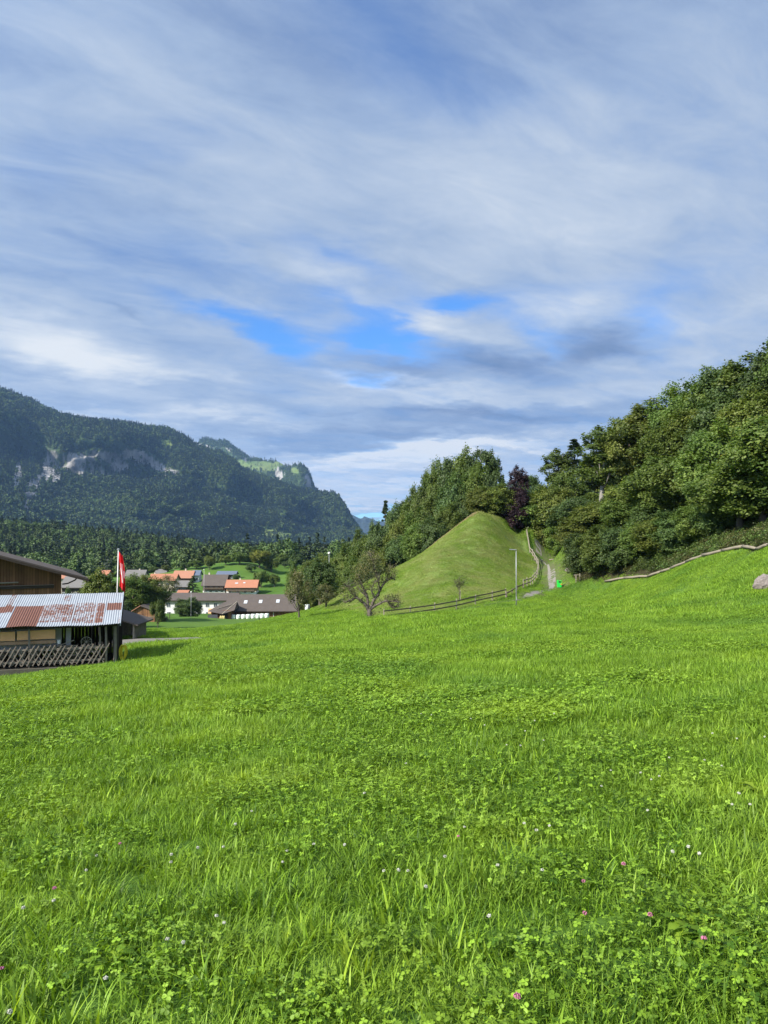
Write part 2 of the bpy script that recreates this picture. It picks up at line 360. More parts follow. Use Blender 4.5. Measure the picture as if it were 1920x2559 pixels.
def ground_z(x, y):
    x = np.asarray(x, float); y = np.asarray(y, float); shp = np.broadcast(x, y).shape
    xf = np.broadcast_to(x, shp).ravel(); yf = np.broadcast_to(y, shp).ravel(); out = np.zeros(xf.size)
    for s in range(0, xf.size, 60000):
        xs = np.clip(xf[s:s+60000], -260, 280); ys = np.clip(yf[s:s+60000], -120, 470)
        d = (xs[:, None]/_S-_c[None, :, 0])**2+(ys[:, None]/_S-_c[None, :, 1])**2
        out[s:s+60000] = _phi(d) @ _w[:_n]+_w[_n]+_w[_n+1]*xs/_S+_w[_n+2]*ys/_S
    r = np.hypot(xf, (yf-120)*.9)
    k = sstep(300, 430, r)
    out = out*(1-k)+far_z(xf, yf)*k
    near = 1-sstep(20, 120, np.hypot(xf, yf))
    out += (vnoise(xf*.9+3, yf*.9, 2)-.5)*.05*near+(vnoise(xf/6+3, yf/8, 4)-.5)*(.12-.05*sstep(55, 80, yf))*sstep(0, 10, np.hypot(xf, yf))
    return out.reshape(shp)
def gz(x, y): return float(ground_z(np.array([x]), np.array([y]))[0])
def G(u, Y):                                            # ground point seen in column u at distance Y
    p = P(u, 1330, Y); return Vector((p.x, Y, gz(p.x, Y)))

_g = np.linspace(-1, 1, 521)
def _spread(c, near, far, n=521):
    s = np.linspace(-1, 1, n); k = 8.6; a = np.sinh(k*s)/np.sinh(k); return c+a*far+s*near
gx = _spread(4, 90, 9500); gy = _spread(70, 110, 9000)
GX, GY = np.meshgrid(gx, gy, indexing='ij'); GZ = ground_z(GX, GY)
nx, ny = GX.shape
ii = np.arange(nx*ny).reshape(nx, ny)
quads = np.stack([ii[:-1, :-1], ii[1:, :-1], ii[1:, 1:], ii[:-1, 1:]], -1).reshape(-1, 4)
def in_poly(poly, x, y):
    ins = np.zeros(np.shape(x), bool); n = len(poly)
    for i in range(n):
        (x1, y1), (x2, y2) = poly[i], poly[(i+1) % n]
        c = ((y1 > y) != (y2 > y)) & (x < (x2-x1)*(y-y1)/(y2-y1+1e-12)+x1); ins ^= c
    return ins
def xy(*pts): return [tuple(P(*p)[:2]) for p in pts]
RIDGE = [tuple(P(*p_)[:2]) for p_ in ((1195,1281,116),(1146,1314,115),(1088,1359,113),(1036,1400,112),(990,1426,112),(940,1452,112))]
KNOLL = xy((965,1549,74),(1060,1537,77),(1150,1522,80),(1223,1503,84),(1284,1482,90),(1320,1465,96),(1345,1441,103),(1341,1412,108),(1328,1390,112),(1306,1362,118),(1312,1345,121))+[(23.8,126),(18,124),(14,122),(2,118),(-10,118),(-14,112),(-8,100),(-3,88)]
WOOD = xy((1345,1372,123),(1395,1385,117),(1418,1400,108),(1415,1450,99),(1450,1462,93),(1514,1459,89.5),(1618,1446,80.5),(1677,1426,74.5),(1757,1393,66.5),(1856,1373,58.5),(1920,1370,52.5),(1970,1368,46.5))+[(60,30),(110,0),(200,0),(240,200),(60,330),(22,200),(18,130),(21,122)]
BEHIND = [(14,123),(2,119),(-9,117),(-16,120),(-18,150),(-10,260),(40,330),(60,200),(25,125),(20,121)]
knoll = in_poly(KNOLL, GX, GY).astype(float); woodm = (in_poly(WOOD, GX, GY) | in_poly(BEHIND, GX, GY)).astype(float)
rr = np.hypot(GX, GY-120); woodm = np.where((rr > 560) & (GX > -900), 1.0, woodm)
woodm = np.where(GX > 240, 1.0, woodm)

def ground_fn(t, out):
    p = pos(t); n1 = t.noise(p, .35, 4, .6); n2 = t.noise(p, 3.0, 5, .7); n3 = t.noise(p, .04, 4, .6)
    a = t.n('ShaderNodeAttribute', attribute_name='knoll'); w_ = t.n('ShaderNodeAttribute', attribute_name='wood')
    meadow = t.mix(t.lr(n3, .3, .7), (.050, .108, .016), (.100, .165, .030)); meadow = t.mix(t.m('MULTIPLY', n2, .6), meadow, (.035, .085, .008))
    kn = t.mix(t.lr(n1, .3, .7), (.115, .165, .040), (.19, .225, .075)); kn = t.mix(t.lr(n2, .35, .75), kn, (.075, .130, .022))
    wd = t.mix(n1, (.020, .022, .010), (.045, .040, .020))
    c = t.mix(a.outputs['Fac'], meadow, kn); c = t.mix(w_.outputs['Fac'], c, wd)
    bsdf(t, out, c, .95, n2, .5, .08, .1)
M_ground = mat('meadow_ground', ground_fn)
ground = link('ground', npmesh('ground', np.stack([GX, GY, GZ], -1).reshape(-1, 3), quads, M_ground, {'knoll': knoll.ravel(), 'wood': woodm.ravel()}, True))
tag(ground, kind='structure')

# ---- the gravel path: strips lying on the ground
def strip(name, pts, mt, lift=.03, n=60, ragged=.12):
    pts = [(P(u, 1330, Y).x, Y, w) for u, Y, w in pts]; d = np.linspace(0, len(pts)-1, n)
    k = np.arange(len(pts)); X = np.interp(d, k, [p[0] for p in pts]); Y = np.interp(d, k, [p[1] for p in pts]); W = np.interp(d, k, [p[2] for p in pts])
    for _ in range(3): X[1:-1] = (X[:-2]+X[1:-1]*2+X[2:])/4; Y[1:-1] = (Y[:-2]+Y[1:-1]*2+Y[2:])/4
    tx, ty = np.gradient(X), np.gradient(Y); L = np.hypot(tx, ty)+1e-9; nxv, nyv = -ty/L, tx/L
    cols = []
    m = 7
    for j in range(m):
        s = (j/(m-1)-.5)*W
        if j in (0, m-1): s = s+np.sign(j-2)*ragged*(RNG.random(n)-.5)*2*np.minimum(1, W)
        x_, y_ = X+nxv*s, Y+nyv*s; cols.append(np.stack([x_, y_, ground_z(x_, y_)+lift*(1 if 0 < j < m-1 else .1)], -1))
    V = np.stack(cols, 1).reshape(-1, 3); idx = np.arange(n*m).reshape(n, m)
    q = np.stack([idx[:-1, :-1], idx[:-1, 1:], idx[1:, 1:], idx[1:, :-1]], -1).reshape(-1, 4)
    o = link(name, npmesh(name, V, q, mt, None, True)); tag(o, kind='structure'); return o, list(zip(X, Y, W))
def gravel_fn(t, out):
    p = pos(t); n = t.noise(p, 6, 6, .75); b = t.noise(p, .7, 4, .6)
    v = t.n('ShaderNodeTexVoronoi'); v.inputs['Scale'].default_value = 9; t.L.new(p, v.inputs['Vector'])
    c = t.mix(n, (.10, .092, .08), (.25, .235, .21)); c = t.mix(t.m('MULTIPLY', t.ss(b, .52, .68), .85), c, (.05, .075, .02))
    bsdf(t, out, c, .95, v.outputs[0], .5, .03, .1)
M_gravel = mat('gravel', gravel_fn)
def track_fn(t, out):
    p = pos(t); n = t.noise(p, 4, 6, .75); b = t.noise(p, .5, 3, .6)
    c = t.mix(n, (.045, .085, .018), (.09, .12, .035)); c = t.mix(t.ss(b, .5, .7), c, (.14, .13, .09))
    bsdf(t, out, c, .95, n, .5, .05, .1)
M_track = mat('worn_grass', track_fn)
PATHS = []
def worn_fn(t, out):
    p = pos(t); n = t.noise(p, 3, 6, .75); b = t.noise(p, .6, 3, .6)
    bsdf(t, out, t.mix(t.lr(b, .35, .65), t.mix(n, (.05, .085, .02), (.09, .12, .035)), t.mix(n, (.065, .070, .032), (.105, .105, .055))), .95, n, .5, .05, .1)
M_worn = mat('worn_verge', worn_fn)
strip('verge', [(1334,123,2.4),(1350,119,4.0),(1366,115,5.2),(1380,110,5.8),(1388,105,5.8),(1390,100,5.2),(1382,96,4.6),(1350,92.5,3.4),(1322,89.5,2.6),(1300,87,1.4)], M_worn, .012, 60, .3)
o, l = strip('path', [(1330,124,.8),(1337,120,.9),(1346,115,1.0),(1357,110,1.15),(1369,105,1.3),(1378,100.5,1.3),(1380,97,.9),(1372,94.5,.4)], M_gravel); PATHS.append(l)
o, l = strip('path', [(1356,94,.5),(1340,91.5,1.2),(1322,89.5,1.1),(1306,87.5,.4)], M_gravel, .03, 30); PATHS.append(l)
o, l = strip('path', [(180,47,6.5),(300,47.5,6.0),(360,48,4.6),(430,48.5,3.2),(500,49.5,1.4)], M_gravel, .07, 60); PATHS.append(l)
o, l = strip('path', [(1300,86.5,.45),(1240,83,.5),(1180,79.5,.5),(1100,77,.45),(1000,75,.4),(900,74,.35)], M_track, .03, 60, .1); PATHS.append(l)

# ------------------------------------------------------------------ mountains beyond the valley
def mountain_noise(x, y, s): return vnoise(x/s+31, y/s+17, 5, .55)
def rock_fn(t, out):
    p = pos(t); a = t.n('ShaderNodeAttribute', attribute_name='rock'); al = t.n('ShaderNodeAttribute', attribute_name='alp')
    st = t.n('ShaderNodeMapping'); t.L.new(p, st.inputs[0]); st.inputs['Scale'].default_value = (1, 1, .35)
    n = t.noise(st.outputs[0], .02, 8, .7); n2 = t.noise(p, .006, 6, .7)
    rock = t.mix(t.lr(n, .3, .7), (.11, .11, .11), (.38, .365, .34)); forest = t.mix(n2, (.035, .060, .022), (.060, .090, .030))
    alp = t.mix(t.lr(n2, .3, .7), (.07, .12, .035), (.14, .17, .06))
    c = t.mix(al.outputs['Fac'], forest, alp); c = t.mix(a.outputs['Fac'], c, rock)
    bsdf(t, out, c, .95, n, .8, 12.0, .05)
M_mount = mat('mountain_side', rock_fn)

MT = []                                                 # (name, crest list, base, ...)
def crest_interp(cr, u): return np.interp(u, [c[0] for c in cr], [c[1] for c in cr])
def mountain(name, crest, Yc, base_v, Yb, u0, u1, prof, nu, nt, relief, rocks=(), alps=(), bumps=(), rough=1.0):
    """crest: skyline (u, v); Yc(u), Yb(u): distance of crest and foot; prof: (t, height share, distance share)"""
    us = np.linspace(u0, u1, nu); ts = np.linspace(-.25, 1.35, nt)
    U, T = np.meshgrid(us, ts, indexing='ij')
    vc = crest_interp(crest, U); YC = np.interp(U, *zip(*Yc)); YB = np.interp(U, *zip(*Yb))
    zc = EYE+(1330-vc)*YC/F; zb = -45.0
    tt = np.clip(T, 0, 1)
    h = np.interp(tt, [p[0] for p in prof], [p[1] for p in prof]); dd = np.interp(tt, [p[0] for p in prof], [p[2] for p in prof])
    Y = YB+(YC-YB)*dd; X = (U-CX)/F*Y; Z = zb+(zc-zb)*h
    over = np.clip(T-1, 0, 1); Y = Y+over*1800; X = (U-CX)/F*Y; Z = Z-(zc-zb)*over*1.9
    under = np.clip(-T, 0, 1); Y = Y-under*400; X = (U-CX)/F*Y; Z = Z-under*80
    n1 = mountain_noise(X, Y, 900)-.5; n2 = mountain_noise(X+500, Y*1.4+Z, 260)-.5; n3 = np.abs(mountain_noise(X*1.0+90, Z*.6+Y*.5, 150)-.5)
    env = np.clip(np.sin(np.pi*np.clip(T, 0, 1))*1.6, 0, 1)
    rel = (n1*2.2+n2*1.1-n3*.9)*relief*rough
    Y = Y-rel*env; X = X+n2*relief*.5*env
    Z = Z+rel*.22*env
    for (bu, bv, bs, bt, amp) in bumps:                  # spurs that stand out from the face
        vv = 1330-(Z-EYE)/Y*F
        k = np.exp(-((U-bu)/bs)**2-((vv-bv)/bt)**2)*amp; Y = Y-k; X = X-k*(U-CX)/F; 
    Z = Z+np.where(T > .9, (mountain_noise(X, Y, 120)-.5)*relief*.06, 0)
    up = (X/Y)*F+CX; vp = 1330-(Z-EYE)/Y*F
    rk = np.zeros_like(Z); al = np.zeros_like(Z)
    gullies = vnoise(up/9+3, vp/34+1, 4, .6)
    for (ru, rv, su, sv, rot, amp) in rocks:
        c, s = math.cos(math.radians(rot)), math.sin(math.radians(rot))
        a = ((up-ru)*c+(vp-rv)*s)/su; b = (-(up-ru)*s+(vp-rv)*c)/sv
        rk = np.maximum(rk, amp*np.exp(-(a*a+b*b)**1.5))
    rk = sstep(.42, .58, rk*.9+(gullies-.5)*1.3)*(rk > .10)
    for (ru, rv, su, sv, rot, amp) in alps:
        c, s = math.cos(math.radians(rot)), math.sin(math.radians(rot))
        a = ((up-ru)*c+(vp-rv)*s)/su; b = (-(up-ru)*s+(vp-rv)*c)/sv
        al = np.maximum(al, amp*np.exp(-(a*a+b*b)**2))
    al = sstep(.4, .6, al+(vnoise(up/14, vp/9, 3)-.5)*.55)
    ii = np.arange(nu*nt).reshape(nu, nt); q = np.stack([ii[:-1, :-1], ii[1:, :-1], ii[1:, 1:], ii[:-1, 1:]], -1).reshape(-1, 4)
    V = np.stack([X, Y, Z], -1)
    # push cliffs steeper: rock steps
    o = link(name, npmesh(name, V.reshape(-1, 3), q, M_mount, {'rock': rk.ravel(), 'alp': al.ravel()}, True)); tag(o, kind='structure')
    MT.append((V, rk, al, T)); return o
crestA = [(-500,900),(-200,930),(0,979),(69,1002),(116,1025),(150,1040),(220,1057),(301,1063),(370,1071),(416,1074),(463,1097),(492,1117),(549,1137),(584,1157),(600,1176),(665,1196),(740,1228),(800,1237),(830,1236),(844,1243),(862,1266),(876,1295),(893,1320),(910,1345),(960,1352)]
mountain('mountain', crestA, [(-500,3900),(0,3700),(420,4000),(600,4100),(760,4000),(900,3700)], 0, [(-500,1500),(0,1700),(400,2300),(700,2700),(900,3200)], -500, 960,
         [(0,0,0),(.25,.16,.28),(.45,.33,.50),(.56,.48,.60),(.66,.72,.655),(.76,.84,.76),(1,1,1)], 620, 260, 150,
         rocks=[(45,1190,16,46,10,1.0),(75,1235,20,50,20,.9),(125,1165,30,36,15,1.0),(115,1190,30,22,0,.7),(200,1145,60,22,-6,.8),(235,1178,40,26,10,.75),(180,1175,50,30,0,.65),(300,1165,40,22,0,.7),(345,1143,48,18,16,1.2),(390,1166,34,16,35,1.2),(415,1180,30,10,0,1.1),(270,1140,50,16,0,.8),(140,1200,20,30,0,.7),(470,1326,8,16,0,1.0),(552,1338,5,9,0,1.0),(10,1286,6,4,0,.8)],
         alps=[(20,1003,26,8,22,1.0),(65,1008,26,5,20,.9),(380,1082,26,6,22,1.0),(415,1110,24,9,25,.9),(225,1105,10,7,0,.7),(690,1338,52,16,4,1.0),(440,1215,26,8,0,.6)],
         bumps=[(250,1105,120,40,170),(440,1220,70,60,220),(330,1260,120,60,120),(560,1240,60,90,160),(720,1270,60,60,160),(60,1120,60,60,-150)])
crestB = [(420,1135),(455,1112),(475,1101),(490,1106),(505,1098),(517,1096),(535,1102),(548,1101),(561,1100),(572,1108),(585,1119),(606,1133),(622,1145),(655,1151),(694,1151),(706,1157),(717,1166),(735,1166),(752,1166),(765,1172),(774,1184),(780,1205),(785,1221),(795,1228),(820,1240),(840,1265),(860,1300)]
mountain('mountain', crestB, [(420,6600),(560,6500),(630,5800),(700,5400),(760,5100),(860,5000)], 0, [(420,5000),(620,4600),(860,4300)], 400, 860,
         [(0,0,0),(.4,.5,.5),(.6,.66,.62),(.75,.86,.70),(1,1,1)], 260, 110, 70,
         rocks=[(520,1116,40,8,8,.55),(575,1124,34,9,30,.5),(600,1140,26,6,30,.5),(770,1205,9,26,-10,.95),(760,1190,10,10,0,.5),(700,1180,16,20,0,.55),(480,1106,20,8,0,.8)],
         alps=[(650,1165,46,13,4,1.1),(700,1160,20,8,0,.9),(736,1178,12,10,10,1.0),(610,1160,20,12,0,.9)], bumps=[(700,1190,30,40,-120),(745,1180,18,40,120)])
crestC = [(600,1330),(700,1318),(780,1308),(840,1300),(872,1286),(880,1284),(893,1291),(903,1296),(912,1288),(920,1292),(940,1300),(980,1306),(1100,1300),(1300,1310),(1500,1325)]
mountain('mountain', crestC, [(600,9000),(1500,9000)], 0, [(600,8000),(1500,8000)], 600, 1500, [(0,0,0),(.5,.6,.5),(1,1,1)], 160, 30, 200).data.materials[0] = simple('distant_wooded_slope', (.022, .034, .030), .95, .3, .002)

# ------------------------------------------------------------------ vegetation
def unit(v): return v/(np.linalg.norm(v, axis=-1, keepdims=True)+1e-9)
def leaves(c, nrm, L, W, rng, fold=.25):
    """diamond leaves at centres c facing nrm; L, W arrays"""
    n = len(c); t_ = unit(np.cross(nrm, rng.normal(size=(n, 3)))); b = np.cross(nrm, t_)
    L = np.broadcast_to(L, (n,))[:, None]; W = np.broadcast_to(W, (n,))[:, None]
    base = c-t_*L/2; tip = c+t_*L/2-nrm*L*fold*.4; l = c+b*W/2-nrm*W*fold*.3-t_*L*.05; r = c-b*W/2-nrm*W*fold*.3-t_*L*.05
    V = np.stack([base, l, tip, r], 1).reshape(-1, 3); idx = np.arange(n*4).reshape(n, 4); return V, idx
def crown(name, m, env, zc, nclump, nleaf, leaf, seed, shape='round', clump_r=.32, gap=0.0, aspect=.6, lo=0.0):
    """a crown of leaf clumps inside an uneven envelope; env = (rx, ry, rz)"""
    rng = np.random.default_rng(seed); rx, ry, rz = env
    cc = []; k = 0
    while len(cc) < nclump and k < nclump*60:
        k += 1
        d = unit(rng.normal(size=3)); rad = rng.uniform(.35, 1.0)**.5*(.78+.3*vnoise(d[0]*1.7+seed, d[1]*1.7+d[2]*1.9, 2))
        if shape == 'cone':
            h = rng.uniform(0, 1)**.75*1.9-.95 if rng.random() < .9 else .95; th = rng.uniform(0, 2*math.pi); r_ = max(.04, (1-(h+1)/2)**.85)*rng.uniform(.55, 1)
            p = np.array([r_*math.cos(th), r_*math.sin(th), h])
        elif shape == 'flat': p = d*rad; p[2] = abs(p[2])*.9-.15
        else: p = d*rad; p[2] = p[2] if p[2] > -.75 else -.75
        if lo and p[2] < -lo: continue
        cc.append((p, rng.uniform(.7, 1.3)))
    V = []; Fs = []; S = []; off = 0; cen = []
    for p, sc in cc:
        c0 = p*np.array([rx, ry, rz])+np.array([0, 0, zc]); R = clump_r*(rx+ry)/2*sc
        if shape == 'cone': R *= max(.35, 1.15-(p[2]+1)/2)
        cen.append((c0, R)); n = int(nleaf*sc*sc*(1 if shape != 'cone' else .9))
        out_ = unit(p*[1, 1, .6]+np.array([0, 0, .35])+rng.normal(size=3)*.2); m_ = 7
        tw = unit(out_*.75+rng.normal(size=(m_, 3))*.75); ti = rng.integers(0, m_, n); s_ = rng.random((n, 1))**.7; reach = rng.uniform(.7, 1.45, m_)[ti][:, None]
        flat = np.array([1, 1, 1.05 if shape != 'cone' else .35])
        c = c0+(tw[ti]*s_*reach+rng.normal(size=(n, 3))*(.42-.22*s_))*R*flat+np.array([0, 0, -.12])*R*s_*s_
        nrm = unit(tw[ti]*.35+out_*.5+np.array([0, 0, .45])+rng.normal(size=(n, 3))*.6)
        keep = rng.random(n) > gap; c = c[keep]; nrm = nrm[keep]; n = len(c)
        if n == 0: continue
        L = leaf*rng.uniform(.7, 1.35, n); v, f = leaves(c, nrm, L, L*aspect, rng)
        sh = np.clip(.5+(rng.random()-.5)*.5+(rng.random(n)-.5)*.5, 0, 1)
        V.append(v); Fs.append(f+off); S.append(np.repeat(sh, 4)); off += len(v)
    return npmesh(name, np.concatenate(V), np.concatenate(Fs), m, {'shade': np.concatenate(S)}), cen
def trunk(name, m, h, r, cen, seed, nl=9, lean=.3, split=.35):
    rng = random.Random(seed); b = MB(); top = Vector((rng.uniform(-lean, lean), rng.uniform(-lean, lean), h))
    pts = [Vector((0, 0, -.4)), Vector((0, 0, .15)), Vector((top.x*.3+rng.uniform(-.05, .05), top.y*.3, h*.35)), Vector((top.x*.7, top.y*.7, h*.7)), top]
    b.tube(pts, [r*1.7, r*1.15, r*.85, r*.5, r*.12], 9)
    ch = sorted(cen, key=lambda c: rng.random())[:nl]
    for c, R in ch:
        c = Vector(c); z0 = min(h*.85, max(h*split*.6, c.z-R-rng.uniform(.2, .35)*h)); f = z0/h
        p0 = Vector((top.x*f, top.y*f, z0)); mid = p0.lerp(c, .5)+Vector((0, 0, rng.uniform(-.05, .1)*h)); rad = r*(1-f*.75)*.5
        b.tube([p0, mid, c], [rad, rad*.6, rad*.2], 6)
    return b.mesh(name, m, True)
def bark_fn(dark, light):
    def fn(t, out):
        o = objco(t); mp = t.n('ShaderNodeMapping'); t.L.new(o, mp.inputs[0]); mp.inputs['Scale'].default_value = (9, 9, 2); n = t.noise(mp.outputs[0], 1.5, 6, .7)
        bsdf(t, out, t.mix(n, dark, light), .9, n, .8, .04, .1)
    return fn
M_bark = mat('bark', bark_fn((.035, .028, .022), (.14, .12, .10)))
M_bark_grey = mat('grey_bark', bark_fn((.10, .095, .085), (.30, .28, .25)))
M_leaf = foliage('leaf_green', (.052, .096, .016), (.122, .176, .032), (.17, .21, .042))
M_leaf_olive = foliage('leaf_olive', (.060, .092, .014), (.140, .175, .032), (.21, .215, .045), objvar=.25)
M_leaf_dark = foliage('leaf_dark', (.036, .070, .017), (.080, .125, .030), (.10, .145, .040), trans=.25)
M_needle = foliage('needles', (.026, .050, .022), (.060, .090, .036), None, trans=.12)
M_leaf_purple = foliage('leaf_purple', (.014, .008, .011), (.034, .016, .020), (.05, .02, .02), trans=.2)
M_leaf_apple = foliage('leaf_apple', (.050, .065, .018), (.150, .155, .055), (.20, .14, .07), trans=.3, objvar=.15)
M_leaf_yellow = foliage('leaf_yellow', (.05, .08, .01), (.20, .21, .03), (.34, .30, .04), objvar=.1)
LEAFM = dict(green=M_leaf, olive=M_leaf_olive, dark=M_leaf_dark, needle=M_needle, purple=M_leaf_purple, apple=M_leaf_apple, yellow=M_leaf_yellow)

PROTO = {}
def proto(key, kind, n):
    """mesh pairs (trunk, crown, height, width) of one kind of tree"""
    L = []
    for i in range(n):
        sd_ = hash_((kind, i))
        if kind == 'broad':     # full crown on a short trunk
            me, cen = crown('crown', M_leaf, (3.0, 3.0, 4.0), 6.2, 80, 330, .27, sd_, clump_r=.29); tk = trunk('trunk', M_bark, 8.5, .26, cen, sd_, 12); L.append((tk, me, 10.6, 7.4))
        elif kind == 'edge':    # branches down to the ground
            me, cen = crown('crown', M_leaf, (3.1, 3.1, 4.4), 4.6, 90, 330, .27, sd_, clump_r=.29); tk = trunk('trunk', M_bark, 7.5, .22, cen, sd_, 10); L.append((tk, me, 9.6, 7.6))
        elif kind == 'tall':    # tall, airy
            me, cen = crown('crown', M_leaf, (2.4, 2.4, 4.7), 8.0, 56, 200, .28, sd_, clump_r=.27, gap=.1); tk = trunk('trunk', M_bark_grey, 11.6, .20, cen, sd_, 16, .6); L.append((tk, me, 13.2, 6.0))
        elif kind == 'spruce':
            me, cen = crown('crown', M_needle, (2.6, 2.6, 5.4), 6.4, 90, 170, .36, sd_, 'cone', clump_r=.24, aspect=.35); tk = trunk('trunk', M_bark, 11.4, .2, cen, sd_, 8, .1); L.append((tk, me, 12.2, 5.6))
        elif kind == 'round':   # orchard tree
            me, cen = crown('crown', M_leaf, (2.6, 2.6, 2.2), 4.0, 40, 220, .32, sd_, clump_r=.30); tk = trunk('trunk', M_bark, 4.6, .17, cen, sd_, 9); L.append((tk, me, 6.4, 6.4))
        elif kind == 'sparse':  # old fruit tree, thin leaves
            me, cen = crown('crown', M_leaf_apple, (2.4, 2.4, 2.2), 4.0, 30, 120, .26, sd_, clump_r=.32, gap=.2); tk = trunk('trunk', M_bark, 5.0, .17, cen, sd_, 22, .4); L.append((tk, me, 6.2, 5.6))
        elif kind == 'bush':
            me, cen = crown('crown', M_leaf, (1.8, 1.8, 1.6), 1.35, 26, 170, .24, sd_, clump_r=.36); tk = trunk('stem', M_bark, 1.9, .08, cen, sd_, 8, .1, .1); L.append((tk, me, 3.0, 4.0))
    PROTO[key] = L
def hash_(k): return sum(ord(c)*(i+3) for i, c in enumerate(str(k))) % 100003
for k_, n_ in (('broad', 4), ('edge', 4), ('tall', 2), ('spruce', 2), ('round', 3), ('sparse', 2), ('bush', 2)): proto(k_, k_, n_)
TREES = []
def tree(kind, x, y, height, width, leafm, name, label, cat='tree', group=None, rz=None, z=None, z_sink=.1):
    tk, me, ph, pw = PROTO[kind][len(TREES) % len(PROTO[kind])]
    rz = random.uniform(0, 6.28) if rz is None else rz
    sxy = (width/pw) if width else height/ph
    o = thing(name, label, cat, (x, y, (gz(x, y) if z is None else z)-z_sink), rz, group, (sxy, sxy, height/ph))
    link('trunk' if kind != 'bush' else 'stem', tk, o); c = link('crown' if kind != 'bush' else 'foliage', me, o)
    c.material_slots[0].link = 'OBJECT'; c.material_slots[0].material = LEAFM[leafm]
    TREES.append(o); return o
def tree_at(kind, u, vtop, Y, wpx, leafm, name, label, group=None, cat='tree'):
    p = P(u, vtop, Y); g_ = gz(p.x, Y); h = max(1.5, p.z-g_)
    return tree(kind, p.x, Y, h, wpx/F*Y if wpx else None, leafm, name, label, cat, group)
def find_Y(u, v, y0, y1, hgt=0.0):
    """distance at which the ground (plus hgt) shows at row v in column u"""
    Y = np.linspace(y0, y1, 400); d = ray(u, v); x = (d.x/d.y)*Y; z = ground_z(x, Y)+hgt; vv = EYE+d.z/d.y*Y
    return float(Y[np.argmin(np.abs(z-vv))])

ORD = ['first', 'second', 'third', 'fourth', 'fifth', 'sixth', 'seventh', 'eighth', 'ninth', 'tenth', 'eleventh', 'twelfth', 'thirteenth', 'fourteenth', 'fifteenth', 'sixteenth']
SKY = [(1284,1257),(1324,1172),(1367,1136),(1399,1112),(1455,1070),(1538,1041),(1598,1013),(1618,993),(1697,965),(1737,941),(1809,897),(1836,890),(1896,866),(1920,848),(2100,790)]
def skyv(u): return float(np.interp(u, [s[0] for s in SKY], [s[1] for s in SKY]))
def edgeY(u): return float(np.interp(u, [1300,1400,1440,1514,1618,1677,1757,1856,1920,1970,2100], [121,112,97,94,86,80,72,64,58,54,50]))
rows = [('skyline', 0, 62, 0.0), ('upper', 75, 66, 30.), ('middle', 150, 66, 0.0), ('lower', 235, 70, 34.)]
for rname, dv, step, u0 in rows:
    us = np.arange(1322+u0, 2090, step); k = 0
    for u in us:
        u = u+random.uniform(-12, 12); vt = skyv(u)+dv+random.uniform(-6, 22)*(1 if dv else .4)
        lim = float(np.interp(u, [1300, 1400, 1500, 1600, 1750, 1920, 2100], [1290, 1290, 1270, 1225, 1170, 1130, 1100]))
        if vt > lim: continue
        H = random.uniform(8.0, 10.5)
        Y = max(edgeY(u)+4, find_Y(u, vt, edgeY(u)+3, edgeY(u)+75, H))
        kind = random.choice(['broad', 'broad', 'edge', 'tall' if dv == 0 else 'broad']); lm = random.choice(['green', 'green', 'olive', 'green', 'dark'])
        if rname == 'skyline' and abs(u-1455) < 32: kind, lm = 'spruce', 'needle'
        col = dict(green='mid green', olive='olive green', dark='dark green', needle='dark needled')[lm]
        tree_at(kind, u, vt, Y, random.uniform(7.8, 9.6)/Y*F, lm, 'broadleaf_tree' if kind != 'spruce' else 'spruce_tree',
                f'{col} tree, {ORD[k]} from the left in the {rname} row of the right-hand wood', 'trees of the right-hand wood'); k += 1
# the front of the wood, branches hanging to the undergrowth
FRONT = [(1338,1222,125,100,'olive'),(1340,1285,123.5,80,'green'),(1380,1205,120,125,'olive'),(1408,1300,114,86,'green'),(1440,1235,107,120,'dark'),(1452,1285,99,120,'olive'),(1500,1250,97,150,'olive'),(1535,1300,92,120,'green'),(1585,1235,91,150,'green'),(1640,1245,86,130,'dark'),(1690,1185,86,150,'green'),(1735,1160,84,130,'dark'),(1790,1120,82,170,'green'),(1850,1130,76,150,'dark'),(1905,1090,70,190,'yellow'),(1990,1050,66,190,'green'),(2070,1020,62,190,'olive')]
LOWF = [(1462,1335,95,90,'dark'),(1508,1322,92,100,'green'),(1556,1318,88.5,100,'dark'),(1602,1305,86.5,100,'green'),(1650,1296,83,105,'olive'),(1700,1276,79.5,110,'dark'),(1752,1262,76,105,'green'),(1806,1235,73,110,'dark')]
for k, (u, vt, Y, w, lm) in enumerate(LOWF):
    tree_at('edge', u, vt-12, Y-1.0, w*1.35, lm, 'broadleaf_tree', f'low {dict(green="mid green", olive="olive", dark="dark green")[lm]} shrubby tree, {ORD[k]} from the left among those just above the log edging', 'low shrubby trees above the log edging')
FRONT.sort()
for k, (u, vt, Y, w, lm) in enumerate(FRONT):
    col = dict(green='mid green', olive='yellowish olive', dark='dark green', yellow='yellow-tinged')[lm]
    tree_at('edge' if u < 1680 else 'broad', u, vt, Y, w*1.18, lm, 'broadleaf_tree', f'{col} tree, {ORD[k] if k < 16 else "last"} from the path along the front edge of the right-hand wood', 'trees along the front of the right-hand wood')
